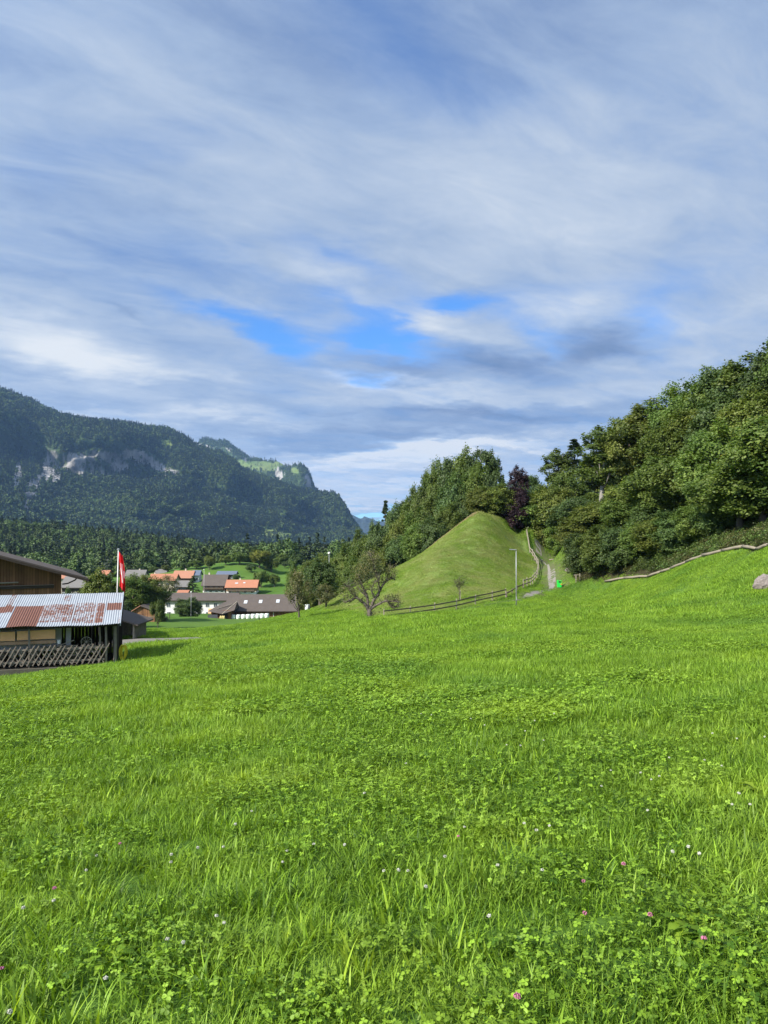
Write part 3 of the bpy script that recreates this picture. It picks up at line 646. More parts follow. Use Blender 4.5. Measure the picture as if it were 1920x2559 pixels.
# the wood behind the knoll
g2 = 'trees of the wood behind the grassy knoll'
LEFTW = [('edge',905,1318,165,70,'green'),('spruce',964,1240,150,66,'needle'),('edge',938,1290,156,60,'dark'),('broad',990,1256,148,70,'dark'),('tall',1012,1222,148,56,'dark'),('broad',1038,1212,146,80,'green'),('broad',1068,1186,143,84,'green'),('broad',1096,1148,142,90,'green'),('broad',1126,1136,141,90,'dark'),('tall',1162,1108,139,90,'green'),('tall',1204,1092,137,100,'dark'),('tall',1232,1118,136,70,'dark'),
 ('edge',870,1352,150,80,'green'),('edge',915,1336,142,90,'green'),('edge',958,1318,140,90,'dark'),('broad',1003,1290,138,90,'olive'),('edge',1046,1262,136,100,'green'),('broad',1092,1220,134,110,'green'),('broad',1140,1190,132,110,'dark'),('broad',1188,1160,132,110,'green'),('broad',1230,1180,131,90,'dark'),
 ('edge',846,1402,134,86,'olive'),('edge',884,1388,130,90,'green'),('edge',925,1372,127,90,'green'),('edge',962,1352,126,96,'olive'),('edge',1004,1332,124,100,'dark'),('edge',1046,1304,122,100,'green'),('edge',1086,1282,121,100,'dark'),('edge',1126,1254,121,100,'green'),('edge',1160,1232,122,96,'dark'),
 ('edge',895,1420,122,70,'green'),('edge',935,1405,120,70,'dark'),('edge',1240,1206,120.5,116,'olive'),('edge',1202,1212,120.5,96,'olive'),('edge',1272,1226,122.5,88,'olive')]
LEFTW = sorted(LEFTW[:12], key=lambda a: a[1])+LEFTW[12:]
cnt = {}
lab_row = ['rear', 'middle', 'front', 'lowest']
for i, (kd, u, vt, Y, w, lm) in enumerate(LEFTW):
    r_ = 0 if i < 12 else 1 if i < 21 else 2 if i < 30 else 3
    if r_ < 3:
        k = cnt.get(r_, 0); cnt[r_] = k+1; col = dict(green='mid green', olive='olive green', dark='dark green', needle='dark needled')[lm]
        lb = f'{col} tree, {ORD[k]} from the left in the {lab_row[r_]} row behind the grassy knoll'
    else: lb = ['green bush-like tree at the low left end of the knoll', 'dark low tree on the left shoulder of the knoll', 'rounded olive green tree left of the purple-leaved tree', 'olive tree right on top of the knoll', 'small olive tree touching the purple-leaved tree'][i-30]
    tree_at(kd, u, vt, Y, w, lm, 'spruce_tree' if kd == 'spruce' else 'broadleaf_tree', lb, g2)
tree_at('tall', 1293, 1158, 122, 70, 'purple', 'purple_leaved_tree', 'dark purple-leaved tree rising between the knoll and the right-hand wood')
tree_at('edge', 1286, 1212, 120, 84, 'purple', 'purple_leaved_tree', 'lower purple-leaved tree filling the notch above the path')
# trees left of the knoll
NEARL = [('broad',800,1392,110,100,'dark','dark leafy tree on the bank left of the knoll, its short trunk in view'),('sparse',748,1432,90,70,'apple','small crooked fruit tree in front of the dark barn roof'),('sparse',815,1460,100,70,'apple','thin-leaved fruit tree between the dark tree and the big apple tree'),
 ('edge',845,1418,136,80,'green','green tree low behind the big apple tree'),('tall',838,1392,150,60,'olive','pale slender tree beside the white lamp post'),('edge',868,1402,140,60,'olive','yellow-green tree above the big apple tree'),('edge',775,1392,190,80,'olive','olive tree behind the dark leafy tree'),('edge',740,1400,230,60,'green','green tree on the far slope left of the dark leafy tree'),('edge',805,1378,240,80,'olive','yellowish tree on the rise beyond the dark leafy tree'),('edge',850,1372,230,80,'green','round green tree on the rise behind the white lamp post')]
for kd, u, vt, Y, w, lm, lb in NEARL: tree_at(kd, u, vt, Y, w, lm, 'fruit_tree' if kd == 'sparse' else 'broadleaf_tree', lb)
ORCH = [(523,1390,1424,32,'olive','round tree at the top left of the orchard slope'),(490,1401,1423,40,'green','broad tree left of the orchard slope behind the roofs'),(463,1405,1424,26,'dark','dark tree at the forest edge above the orange roofs'),(599,1381,1411,44,'green','round tree on the crest of the orchard slope'),(565,1388,1412,36,'olive','pale tree on the crest left of the round one'),(649,1374,1418,52,'yellow','yellowish tree highest on the orchard slope'),(678,1396,1431,42,'olive','olive tree right of the yellowish one on the slope'),(628,1409,1431,28,'dark','small dark tree below the yellowish tree'),(653,1426,1469,40,'green','green tree beside the bright orange roof'),(686,1435,1467,30,'green','lowest green tree on the orchard slope'),(740,1386,1428,44,'dark','dark tree with thin trunk at the right end of the slope'),(712,1403,1419,18,'dark','small conifer-like bush high on the orchard slope'),(590,1435,1452,22,'dark','dark bush beside the blue-grey roof'),(705,1385,1412,40,'green','round tree on the right crest of the orchard slope')]
for u, vt, vb, w, lm, lb in ORCH:
    Y = find_Y(u, vb, 215, 470); tree_at('round', u, vt, Y, w*1.1, lm, 'orchard_tree', lb, 'orchard trees on the green slope')
VILL = [('broad',252,1416,120,105,'olive','broad tree left of the flag behind the rusty roof'),('broad',330,1438,170,110,'green','big dense tree right of the flag'),('broad',372,1436,175,110,'olive','big spreading tree above the small dark hut'),('edge',472,1490,196,80,'dark','round dark bush in front of the long grey roof'),('spruce',482,1436,285,50,'dark','dark pointed tree among the village roofs'),('sparse',425,1440,280,50,'apple','brownish thin-leaved tree in front of the orange roofs'),('round',395,1500,150,40,'green','small tree between the hut and the long building'),('bush',405,1535,168,30,'apple','whitish shrub beside the small dark hut'),('round',225,1470,140,60,'dark','dark tree beside the old barn eave'),('round',300,1495,150,60,'dark','low dark tree right behind the flagpole'),('round',455,1415,430,30,'green','round tree behind the village next to the chimney'),('round',415,1412,430,30,'olive','pale round tree at the back of the village'),('round',385,1416,430,30,'green','green tree behind the grey roofs'),('round',170,1470,170,30,'dark','dark tree under the eave of the old barn')]
for kd, u, vt, Y, w, lm, lb in VILL: tree_at(kd, u, vt, Y, w, lm, 'shrub' if kd == 'bush' else 'village_tree', lb, None, 'shrub' if kd == 'bush' else 'tree')

# ------------------------------------------------------------------ instanced ground cover and far woods (nobody could count these)
def scatter(name, pts, rot, scl, idx, protos, label, cat):
    col = bpy.data.collections.new(name+'_pieces')
    for i, me in enumerate(protos): col.objects.link(bpy.data.objects.new(f'{name}_piece_{i:02d}', me))
    me = bpy.data.meshes.new(name); me.vertices.add(len(pts)); me.vertices.foreach_set('co', np.asarray(pts, np.float32).ravel())
    for nm, typ, a, key in (('irot', 'FLOAT_VECTOR', rot, 'vector'), ('iscl', 'FLOAT_VECTOR', scl, 'vector'), ('iidx', 'INT', idx, 'value')):
        at = me.attributes.new(nm, typ, 'POINT'); at.data.foreach_set(key, np.asarray(a, np.float32 if typ != 'INT' else np.int32).ravel())
    o = link(name, me)
    ng = bpy.data.node_groups.new(name, 'GeometryNodeTree')
    ng.interface.new_socket('Geometry', in_out='INPUT', socket_type='NodeSocketGeometry'); ng.interface.new_socket('Geometry', in_out='OUTPUT', socket_type='NodeSocketGeometry')
    N, L = ng.nodes, ng.links; gi = N.new('NodeGroupInput'); go = N.new('NodeGroupOutput'); ci = N.new('GeometryNodeCollectionInfo'); ci.inputs[0].default_value = col; ci.inputs[1].default_value = True
    io = N.new('GeometryNodeInstanceOnPoints'); io.inputs['Pick Instance'].default_value = True
    def at(nm, typ):
        a = N.new('GeometryNodeInputNamedAttribute'); a.data_type = typ; a.inputs[0].default_value = nm; return a.outputs[0]
    e2r = N.new('FunctionNodeEulerToRotation'); L.new(at('irot', 'FLOAT_VECTOR'), e2r.inputs[0])
    L.new(gi.outputs[0], io.inputs['Points']); L.new(ci.outputs[0], io.inputs['Instance']); L.new(at('iidx', 'INT'), io.inputs['Instance Index']); L.new(e2r.outputs[0], io.inputs['Rotation']); L.new(at('iscl', 'FLOAT_VECTOR'), io.inputs['Scale'])
    L.new(io.outputs[0], go.inputs[0]); md = o.modifiers.new('scatter', 'NODES'); md.node_group = ng
    return tag(o, label, cat, None, 'stuff')

def lowtree(name, m, h, w, shape, seed, ncl, nl, leaf):
    me, _ = crown(name, m, (w/2, w/2, h*.46), h*.5, ncl, nl, leaf, seed, shape, clump_r=.36 if shape != 'cone' else .3, aspect=.75)
    return me
M_far1 = foliage('far_leaves', (.040, .074, .018), (.088, .138, .030), (.11, .16, .04), trans=.1, objvar=.28)
M_far2 = foliage('far_needles', (.018, .036, .018), (.042, .066, .030), None, trans=.05, objvar=.25)
far_p = [lowtree('far_tree', M_far1, 13, 10, 'round', 50+i, 16, 26, 2.0) for i in range(3)]+[lowtree('far_conifer', M_far2, 18, 7, 'cone', 60+i, 26, 14, 1.6) for i in range(3)]
mid_p = [lowtree('mid_tree', M_far1, 12, 9.5, 'round', 70+i, 26, 70, .95) for i in range(4)]+[lowtree('mid_conifer', M_far2, 16, 6, 'cone', 80+i, 40, 40, .8) for i in range(3)]
def rnd_rot(n, tilt=.05): return np.stack([RNG.normal(0, tilt, n), RNG.normal(0, tilt, n), RNG.uniform(0, 6.283, n)], -1)
# woods on the valley floor and the rise beyond the village
n = 60000
X = RNG.uniform(-1500, 900, n); Y = RNG.uniform(330, 1700, n)
den = RNG.random(n) < np.interp(Y, [330, 700, 1700], [1, .75, .35])
ang = (X/Y)*F+CX; ok = (ang > -500) & (ang < 2300) & den
gzv = ground_z(X, Y); vv = 1330-(gzv-EYE)/Y*F
slope_open = (ang > 470) & (ang < 900) & (Y < 455)+0*Y.astype(bool)
village = (ang < 860) & (Y < 470)
ok &= ~village & ~((ang >= 860) & (Y < 300))
ok &= ~((ang > 400) & (ang < 900) & (Y < 470))
X, Y, gzv = X[ok], Y[ok], gzv[ok]; n = len(X); con = RNG.random(n) < np.clip(.35+.7*(vnoise(X/120, Y/120, 3)-.4), .05, .9)
idx = np.where(con, RNG.integers(4, 7, n), RNG.integers(0, 4, n)); s = RNG.uniform(.7, 1.35, n)
scatter('valley_woods', np.stack([X, Y, gzv-.3], -1), rnd_rot(n), np.stack([s*RNG.uniform(.85, 1.2, n), s*RNG.uniform(.85, 1.2, n), s], -1), idx, mid_p, 'dark mixed wood covering the low ridge beyond the village', 'woods')
# woods on the mountains
pts = []
for (V, rk, al, T), nn in zip(MT[:2], (60000, 9000)):
    a, b, c, d = V[:-1, :-1], V[1:, :-1], V[1:, 1:], V[:-1, 1:]
    nrm = np.cross(c-a, d-b); A = np.linalg.norm(nrm, axis=-1)/2; cen = (a+b+c+d)/4
    dist = np.linalg.norm(cen, axis=-1); facing = (T[:-1, :-1] > -.05) & (T[:-1, :-1] < 1.04); u_ = cen[..., 0]/cen[..., 1]*F+CX
    w_ = A*facing*((u_ > -320) & (u_ < 1000))*(1-sstep(.15, .5, rk[:-1, :-1])*.93)*(1-sstep(.3, .7, al[:-1, :-1])*.96)/dist**1.0
    w_ = w_.ravel()/w_.sum(); k = RNG.choice(len(w_), nn, p=w_); f1, f2 = RNG.random(nn)[:, None], RNG.random(nn)[:, None]
    q = [z.reshape(-1, 3)[k] for z in (a, b, c, d)]
    pts.append((q[0]*(1-f1)+q[1]*f1)*(1-f2)+(q[3]*(1-f1)+q[2]*f1)*f2)
pts = np.concatenate(pts); n = len(pts); con = RNG.random(n) < np.clip(.4+1.6*(vnoise(pts[:, 0]/500, pts[:, 2]/160, 3)-.45), .05, .95)
idx = np.where(con, RNG.integers(3, 6, n), RNG.integers(0, 3, n)); s = RNG.uniform(.7, 1.5, n)*1.15
scatter('mountain_woods', pts-[0, 0, 1.5], rnd_rot(n), np.stack([s, s, s*RNG.uniform(.85, 1.25, n)], -1), idx, far_p, 'forest of mixed trees clothing the mountainside', 'forest')
# undergrowth between the wood and its log edging, and brambles below the knoll wood
def scrub(name, m, seed, n=260, r=.8, h=.7, leaf=.16):
    rng = np.random.default_rng(seed); c = rng.normal(size=(n, 3))*[r*.5, r*.5, 0]; c[:, 2] = rng.uniform(0, 1, n)**.8*h*np.exp(-(c[:, 0]**2+c[:, 1]**2)/(r*r))
    nr = unit(rng.normal(size=(n, 3))*.6+[0, 0, 1]); L = leaf*rng.uniform(.6, 1.4, n); v, f = leaves(c, nr, L, L*.6, rng)
    st = []; 
    return npmesh(name, v, f, m, {'shade': np.repeat(rng.random(n), 4)})
M_scrub = foliage('scrub', (.040, .048, .014), (.115, .12, .040), (.17, .16, .06), trans=.2, objvar=.5)
M_scrubg = foliage('scrub_green', (.03, .06, .012), (.09, .14, .028), (.13, .17, .04), trans=.25, objvar=.4)
sc_p = [scrub('scrub', M_scrub, 1), scrub('scrub', M_scrubg, 2), scrub('scrub', M_scrubg, 3, 300, .9, 1.1), scrub('scrub', M_scrub, 4, 200, .7, 1.0, .13)]
n = 26000; X = RNG.uniform(8, 75, n); Y = RNG.uniform(40, 135, n)
ok = in_poly(WOOD, X, Y); U_ = X/Y*F+CX; ok &= (Y < np.interp(U_, [1300,1400,1440,1514,1618,1677,1757,1856,1920,1970,2200], [128,121,110,104,96,90,82,74,68,64,58])); ok &= (U_ < 2150) & (Y > np.interp(U_, [1440,1514,1618,1677,1757,1856,1920,1970,2200], [92,90.8,81.8,75.8,67.8,59.6,53.6,47.6,40]))
X, Y = X[ok], Y[ok]; n = len(X); s = RNG.uniform(.45, 1.0, n)
idx = np.where(vnoise(X/5, Y/5, 2)+RNG.normal(0, .1, n) > .52, RNG.choice([0, 3], n), RNG.choice([1, 2], n))
scatter('undergrowth', np.stack([X, Y, ground_z(X, Y)], -1), rnd_rot(n, .2), np.stack([s, s, s], -1), idx, sc_p, 'brambles and low scrub between the wood and its log edging', 'undergrowth')

# ------------------------------------------------------------------ the meadow
def grass_fn(trans, k, warm=0.0, pa=1.0, dry=0.0):
    def fn(t, out):
        at = t.n('ShaderNodeAttribute', attribute_name='shade'); oi = t.n('ShaderNodeObjectInfo'); p = pos(t)
        big = t.noise(p, .55, 3, .55); sm = t.noise(p, .11, 3, .55)
        a = (.042*k, .102*k, .008*k); b = (.265*k*(1+warm), .435*k, .036*k)
        c = t.mix(at.outputs['Fac'], a, b)
        c = t.mix(t.m('MULTIPLY', t.ss(big, .45, .70), .55*pa), c, (.275*k*(1+warm), .40*k, .036*k))
        c = t.mix(t.m('MULTIPLY', t.ss(sm, .52, .66), .45*pa), c, (.055*k, .150*k, .026*k))
        c = t.mix(t.m('MULTIPLY', t.ss(oi.outputs['Random'], .8, 1.0), .4), c, (.26*k, .36*k, .07*k))
        if dry: c = t.mix(t.m('MULTIPLY', t.ss(t.noise(p, .28, 4, .65), .32, .68), dry), c, (.30, .30, .12))
        hv = t.n('ShaderNodeHueSaturation'); t.L.new(c, hv.inputs['Color']); t.put(hv.inputs['Value'], t.lr(oi.outputs['Random'], 0, 1, 1-.22*pa, 1+.22*pa))
        b_ = t.n('ShaderNodeBsdfPrincipled'); t.L.new(hv.outputs[0], b_.inputs['Base Color']); b_.inputs['Roughness'].default_value = .5; b_.inputs['Specular IOR Level'].default_value = .22
        tr = t.n('ShaderNodeBsdfTranslucent'); t.L.new(t.mix(1.0, hv.outputs[0], (1.2, 1.15, .4), 'MULTIPLY'), tr.inputs[0])
        mx = t.n('ShaderNodeMixShader'); mx.inputs[0].default_value = trans; t.L.new(b_.outputs[0], mx.inputs[1]); t.L.new(tr.outputs[0], mx.inputs[2]); t.L.new(mx.outputs[0], out.inputs[0])
    return fn
M_grass = mat('grass_blade', grass_fn(.4, 1.0)); M_clover = mat('clover_leaf', grass_fn(.35, .95)); M_herb = mat('herb_leaf', grass_fn(.4, 1.05, .1)); M_knollg = mat('knoll_grass', grass_fn(.3, .90, .08, .4, .62))
def blades(n, r, h0, h1, w, seg, rng, lean=.5, bend=.6):
    """n curved blades around the origin inside radius r -> verts, faces"""
    th = rng.uniform(0, 6.283, n); rad = r*np.sqrt(rng.random(n)); bx, by = rad*np.cos(th), rad*np.sin(th); h = rng.uniform(h0, h1, n)
    a = rng.uniform(0, 6.283, n); dirx, diry = np.cos(a), np.sin(a); ln = np.abs(rng.normal(0, lean, n)); bd = rng.uniform(.1, 1, n)*bend
    px, py = -diry, dirx; w = w*rng.uniform(.6, 1.4, n); V = []
    for k in range(seg+1):
        s = k/seg; off = h*(ln*s+bd*s*s)*.7; z = h*(s-.35*bd*s*s*s); ww = w*(1-s**2.2)*(.75+.6*s*(1-s)) if k < seg else 0*w
        cx, cy = bx+dirx*off, by+diry*off
        V.append(np.stack([cx-px*ww/2, cy-py*ww/2, z], -1))
        if k < seg: V.append(np.stack([cx+px*ww/2, cy+py*ww/2, z], -1))
    V = np.stack(V, 1); m = V.shape[1]; base = np.arange(n)[:, None]*m; q = []
    for k in range(seg-1): q.append(base+np.array([[2*k, 2*k+1, 2*k+3, 2*k+2]]))
    tri = base+np.array([[2*seg-2, 2*seg-1, 2*seg]])
    return V.reshape(-1, 3), (np.concatenate(q) if q else np.zeros((0, 4), int)), tri, np.repeat(rng.random(n), m)
def grass_mesh(name, m, n, r, h0, h1, w, seg, seed, lean=.5, bend=.6):
    rng = np.random.default_rng(seed); v, q, t_, s = blades(n, r, h0, h1, w, seg, rng, lean, bend); return npmesh(name, v, [q, t_], m, {'shade': s})
def clover_mesh(name, n, r, h0, h1, size, seed):
    rng = np.random.default_rng(seed); V = []; Q = []; S = []; off = 0
    for i in range(n):
        a = rng.uniform(0, 6.283); rr_ = r*math.sqrt(rng.random()); c = np.array([rr_*math.cos(a), rr_*math.sin(a), rng.uniform(h0, h1)]); up = unit(rng.normal(size=3)*.35+[0, 0, 1]); t_ = unit(np.cross(up, rng.normal(size=3))); b = np.cross(up, t_); sz = size*rng.uniform(.7, 1.25); sh = rng.random()
        for k in range(3):
            an = k*2.094; d = t_*math.cos(an)+b*math.sin(an); e = np.cross(up, d); dr = -up*.12
            prof = [(0, 0), (.35, .38), (.75, .46), (1.02, .26), (.95, 0), (1.02, -.26), (.75, -.46), (.35, -.38)]
            pv = [c+(d*x+e*y+up*abs(y)*.35+dr*x)*sz for x, y in prof]; V += pv; Q += [(off, off+1, off+2, off+4), (off+2, off+3, off+4, off+4), (off, off+4, off+6, off+7), (off+4, off+5, off+6, off+6)]; S += [sh]*8; off += 8
        st = np.array([c[0]*.8, c[1]*.8, 0]); V += [st, st+[.0015, 0, 0], c+[.0015, 0, 0], c]; Q.append((off, off+1, off+2, off+3)); S += [sh*.5]*4; off += 4
    Q = np.array(Q); deg = Q[:, 2] == Q[:, 3]; return npmesh(name, np.array(V), [Q[~deg], Q[deg][:, :3]], M_clover, {'shade': S})
def rosette_mesh(name, n, L, W, seed, up=.7, lobes=0):
    rng = np.random.default_rng(seed); V = []; Q = []; S = []; off = 0; K = 7
    for i in range(n):
        a = rng.uniform(0, 6.283); d = np.array([math.cos(a), math.sin(a), 0]); e = np.array([-d[1], d[0], 0]); l = L*rng.uniform(.7, 1.2); el_ = up*rng.uniform(.7, 1.3); w = W*rng.uniform(.8, 1.2); sh = rng.random()
        p = np.array([0, 0, 0.0]); ang = el_*1.5; b0 = d*.02
        for k in range(K+1):
            s = k/K; wk = w*math.sin(math.pi*min(1, s*.93+.05))**.8*(1 if not lobes else (.55+.45*(k % 2)))
            q = b0+p; V += [q-e*wk/2+[0, 0, wk*.22], q, q+e*wk/2+[0, 0, wk*.22]]; S += [sh*.7, sh*.7+.12, sh*.7]
            p = p+(d*math.cos(ang)+np.array([0, 0, 1])*math.sin(ang))*l/K; ang -= (.16+.1*rng.random())
            if k < K: o_ = off+3*k; Q += [(o_, o_+1, o_+4, o_+3), (o_+1, o_+2, o_+5, o_+4)]
        off += 3*(K+1)
    return npmesh(name, np.array(V), np.array(Q), M_herb, {'shade': S})
near_p = [grass_mesh('tuft', M_grass, 76, .13, .04, .135, .0062, 4, 100+i, .6, 1.1) for i in range(4)]+\
         [grass_mesh('tuft', M_grass, 36, .10, .08, .20, .0088, 5, 110+i, .6, 1.3) for i in range(2)]+\
         [clover_mesh('clover', 46, .15, .04, .13, .0145, 120+i) for i in range(3)]+\
         [rosette_mesh('herb', 12, .11, .017, 130, .8), rosette_mesh('herb', 10, .10, .026, 131, .5, 1), grass_mesh('herb', M_herb, 16, .09, .09, .19, .017, 5, 133, .3, .5)]
far_g = [grass_mesh('sward', M_grass, 260, .42, .06, .16, .010, 2, 200+i, .6, .9) for i in range(4)]+[clover_mesh('clover', 130, .38, .04, .13, .020, 210), clover_mesh('clover', 130, .38, .05, .14, .020, 211)]
vfar_g = [grass_mesh('sward', M_grass, 300, .9, .07, .17, .028, 1, 220+i, .8, .8) for i in range(4)]
knoll_g = [grass_mesh('sward', M_knollg, 260, .55, .05, .13, .022, 1, 230+i, .8, .8) for i in range(3)]
M_dry = mat('dry_grass', lambda t, out: bsdf(t, out, t.mix(t.n('ShaderNodeAttribute', attribute_name='shade').outputs['Fac'], (.20, .16, .07), (.42, .34, .17)), .8))
dry_g = [grass_mesh('dry_sward', M_dry, 140, .5, .10, .25, .024, 1, 240+i, .5, .5) for i in range(2)]
def near_path(X, Y, pad=.15):
    m_ = np.zeros(len(X), bool)
    for pl in PATHS:
        for (px_, py_, w_) in pl: m_ |= (X-px_)**2+(Y-py_)**2 < (w_/2+pad)**2
    return m_
def meadow_pts(n, y0, y1, half=.66, extra=2.0, pw=1.0):
    Y = y0+(y1-y0)*RNG.random(n)**pw; X = RNG.uniform(-1, 1, n)*(half*np.maximum(Y, 0)+extra); return X, Y
PTS = []
def add_zone(X, Y, choose, smin, smax, tall=1.0, tilt=.08):
    n = len(X); s = RNG.uniform(smin, smax, n); z0_ = ground_z(X, Y); gx_, gy_ = (ground_z(X+.4, Y)-z0_)/.4, (ground_z(X, Y+.4)-z0_)/.4
    nn_ = unit(np.stack([-gx_, -gy_, np.ones(n)], -1)+RNG.normal(0, tilt, (n, 3))*[1, 1, 0]); th_ = RNG.uniform(0, 6.283, n); c_, s_ = np.cos(th_), np.sin(th_)
    nx_, ny_ = nn_[:, 0]*c_+nn_[:, 1]*s_, -nn_[:, 0]*s_+nn_[:, 1]*c_
    PTS.append((np.stack([X, Y, z0_-.01], -1), np.stack([-np.arcsin(ny_), np.arctan2(nx_, nn_[:, 2]), th_], -1), np.stack([s, s, s*tall], -1), choose(X, Y, n)))
def area_pts(y0, y1, dens, half=.66, extra=2.0):
    A = (y1-y0)*2*(half*(y0+y1)/2+extra); n = int(A*dens*1.0); W1 = half*max(y0, 0)+extra; W2 = half*y1+extra
    r = RNG.random(n); W = np.sqrt(W1*W1+r*(W2*W2-W1*W1)); Y = y0+(W-W1)/(W2-W1)*(y1-y0); return RNG.uniform(-1, 1, n)*W, Y
def ch_near(X, Y, n):
    a = vnoise(X*.9+4, Y*.9, 3)+RNG.normal(0, .16, n); b = vnoise(X*1.1+40, Y*1.1+9, 3)+RNG.normal(0, .05, n); r = RNG.random(n)
    i = np.where(a < .42, RNG.integers(6, 9, n), RNG.integers(0, 4, n)); i = np.where((a > .60) & (r < .6), RNG.integers(4, 6, n), i)
    i = np.where((r > .45) & (r < .72), RNG.integers(0, 6, n), i)
    i = np.where((b > .50) & (r < .24), RNG.integers(9, 12, n), i); return i
def hollow(X, Y):   # a dark gap in the sward where broad leaves stand
    return (X > 99)
X, Y = area_pts(-3, 9.5, 100, .62, 6.5); k = ~hollow(X, Y); add_zone(X[k], Y[k], ch_near, .75, 1.25)
X, Y = area_pts(9, 32, 18, .64, 7); k = ~near_path(X, Y)
def ch_mid(X, Y, n):
    a = vnoise(X*.5+4, Y*.5, 3)+RNG.normal(0, .06, n); return 12+np.where(a < .38, RNG.integers(4, 6, n), RNG.integers(0, 4, n))
SHED_C = P(60, 1600, 36)
def out_shed(X, Y): return ~((X < -12.2+.2*(Y-36)*-1) & (Y > 33.6) & (Y < 42) & (X > -24)) 
k &= out_shed(X, Y); add_zone(X[k], Y[k], ch_mid, .8, 1.3)
X, Y = area_pts(30, 150, 3.6, .60, 9); inw = in_poly(WOOD, X, Y) | in_poly(BEHIND, X, Y); ink = in_poly(KNOLL, X, Y)
k = ~near_path(X, Y, .5) & ~inw & ~ink & out_shed(X, Y); add_zone(X[k], Y[k], lambda X, Y, n: 18+RNG.integers(0, 4, n), .8, 1.3)
X = RNG.uniform(-16, 24, 16000); Y = RNG.uniform(72, 126, 16000); k = in_poly(KNOLL, X, Y) & ~near_path(X, Y, .3); X, Y = X[k], Y[k]
add_zone(X, Y, lambda X, Y, n: 22+RNG.integers(0, 3, n), .8, 1.3)
rd = RNG.random(900)*4.99; i_ = rd.astype(int); f_ = rd-i_; R0 = np.array(RIDGE); X = R0[i_, 0]*(1-f_)+R0[i_+1, 0]*f_+RNG.normal(0, .3, 900); Y = R0[i_, 1]*(1-f_)+R0[i_+1, 1]*f_+RNG.normal(.1, .35, 900)
add_zone(X, Y, lambda X, Y, n: 25+RNG.integers(0, 2, n), .4, .8, 1.6)
cat_ = [np.concatenate([p[i] for p in PTS]) for i in range(4)]
scatter('meadow_grass', cat_[0], cat_[1], cat_[2], cat_[3], near_p+far_g+vfar_g+knoll_g+dry_g, 'lush bright green meadow of grass, clover and herbs', 'grass')
print('meadow', len(cat_[0]), 'trees', len(TREES))

# ------------------------------------------------------------------ building materials
M_oldwood = wood('old_dark_boards', (.045, .022, .012), (.36, .185, .090), .16)
M_oldwood_h = wood('old_boards_lying', (.03, .022, .016), (.15, .115, .08), .18, 'z')
M_greywood = simple('weathered_grey_wood', (.19, .16, .13), .9, .45, 9)
M_darkwood = simple('dark_timber', (.045, .034, .026), .9, .4, 8)
M_paleboard = simple('fresh_orange_board', (.78, .42, .20), .7, .15, 5)
M_graywall = simple('grey_panel', (.36, .35, .34), .9, .2, 2)
M_white = simple('white_plaster', (.62, .61, .58), .8, .08, 1.5)
M_cream = simple('cream_plaster', (.50, .44, .34), .8, .1, 1.5)
M_concrete = simple('concrete', (.17, .165, .15), .95, .35, 4)
M_black = simple('dark_opening', (.012, .012, .013), .8, .1)
M_glass = simple('window_glass', (.05, .06, .075), .12, .1, spec=.6)
M_steel = simple('galvanised_steel', (.30, .31, .32), .45, .1, 3, metal=.3)
M_bluegrey = simple('solar_roof', (.10, .12, .16), .35, .3, 1.0)
M_green_p = simple('green_bin_paint', (.02, .52, .06), .45, .06, 6)
M_red = simple('red_cloth', (.55, .015, .02), .8, .06, 6)
M_cross = simple('white_cloth', (.80, .79, .77), .8, .03, 6)
M_orange = simple('orange_sticker', (.75, .14, .03), .6, .1)
M_bale = simple('white_bale_film', (.66, .70, .64), .35, .07, 3)
M_yellow = simple('yellow_hose', (.62, .50, .03), .5, .15, 9)
M_rock = simple('pale_rock', (.17, .145, .13), .95, .75, 11, bstr=.8)
M_log = simple('pale_bare_log', (.21, .18, .135), .9, .3, 7)
M_fence = simple('fence_wood', (.115, .095, .070), .9, .35, 9)
M_fence_l = simple('pale_fence_wood', (.25, .22, .17), .9, .3, 9)
def tiles_fn(a, b, sc=3.2):
    def fn(t, out):
        o = objco(t); br = t.n('ShaderNodeTexBrick'); br.inputs['Scale'].default_value = sc; br.inputs['Mortar Size'].default_value = .015; br.inputs['Color1'].default_value = (0, 0, 0, 1); br.inputs['Color2'].default_value = (1, 1, 1, 1); br.inputs['Brick Width'].default_value = .6; br.inputs['Row Height'].default_value = .6
        t.L.new(o, br.inputs['Vector']); n = t.noise(o, .6, 5, .65); n2 = t.noise(o, 6, 3, .6)
        c = t.mix(t.m('ADD', t.m('MULTIPLY', n, .6), t.m('MULTIPLY', n2, .4)), a, b); c = t.mix(t.m('MULTIPLY', br.outputs['Color'], .25), c, tuple(x*1.5 for x in a))
        bsdf(t, out, c, .85, br.outputs['Fac'], .5, .03, .15)
    return fn
M_tile_dark = mat('old_brown_tiles', tiles_fn((.055, .045, .040), (.125, .105, .090)))
M_tile_grey = mat('grey_tiles', tiles_fn((.10, .095, .09), (.19, .18, .17)))
M_tile_red = mat('orange_clay_tiles', tiles_fn((.25, .105, .062), (.39, .18, .11)))
M_tile_red2 = mat('faded_clay_tiles', tiles_fn((.25, .11, .07), (.38, .20, .13)))
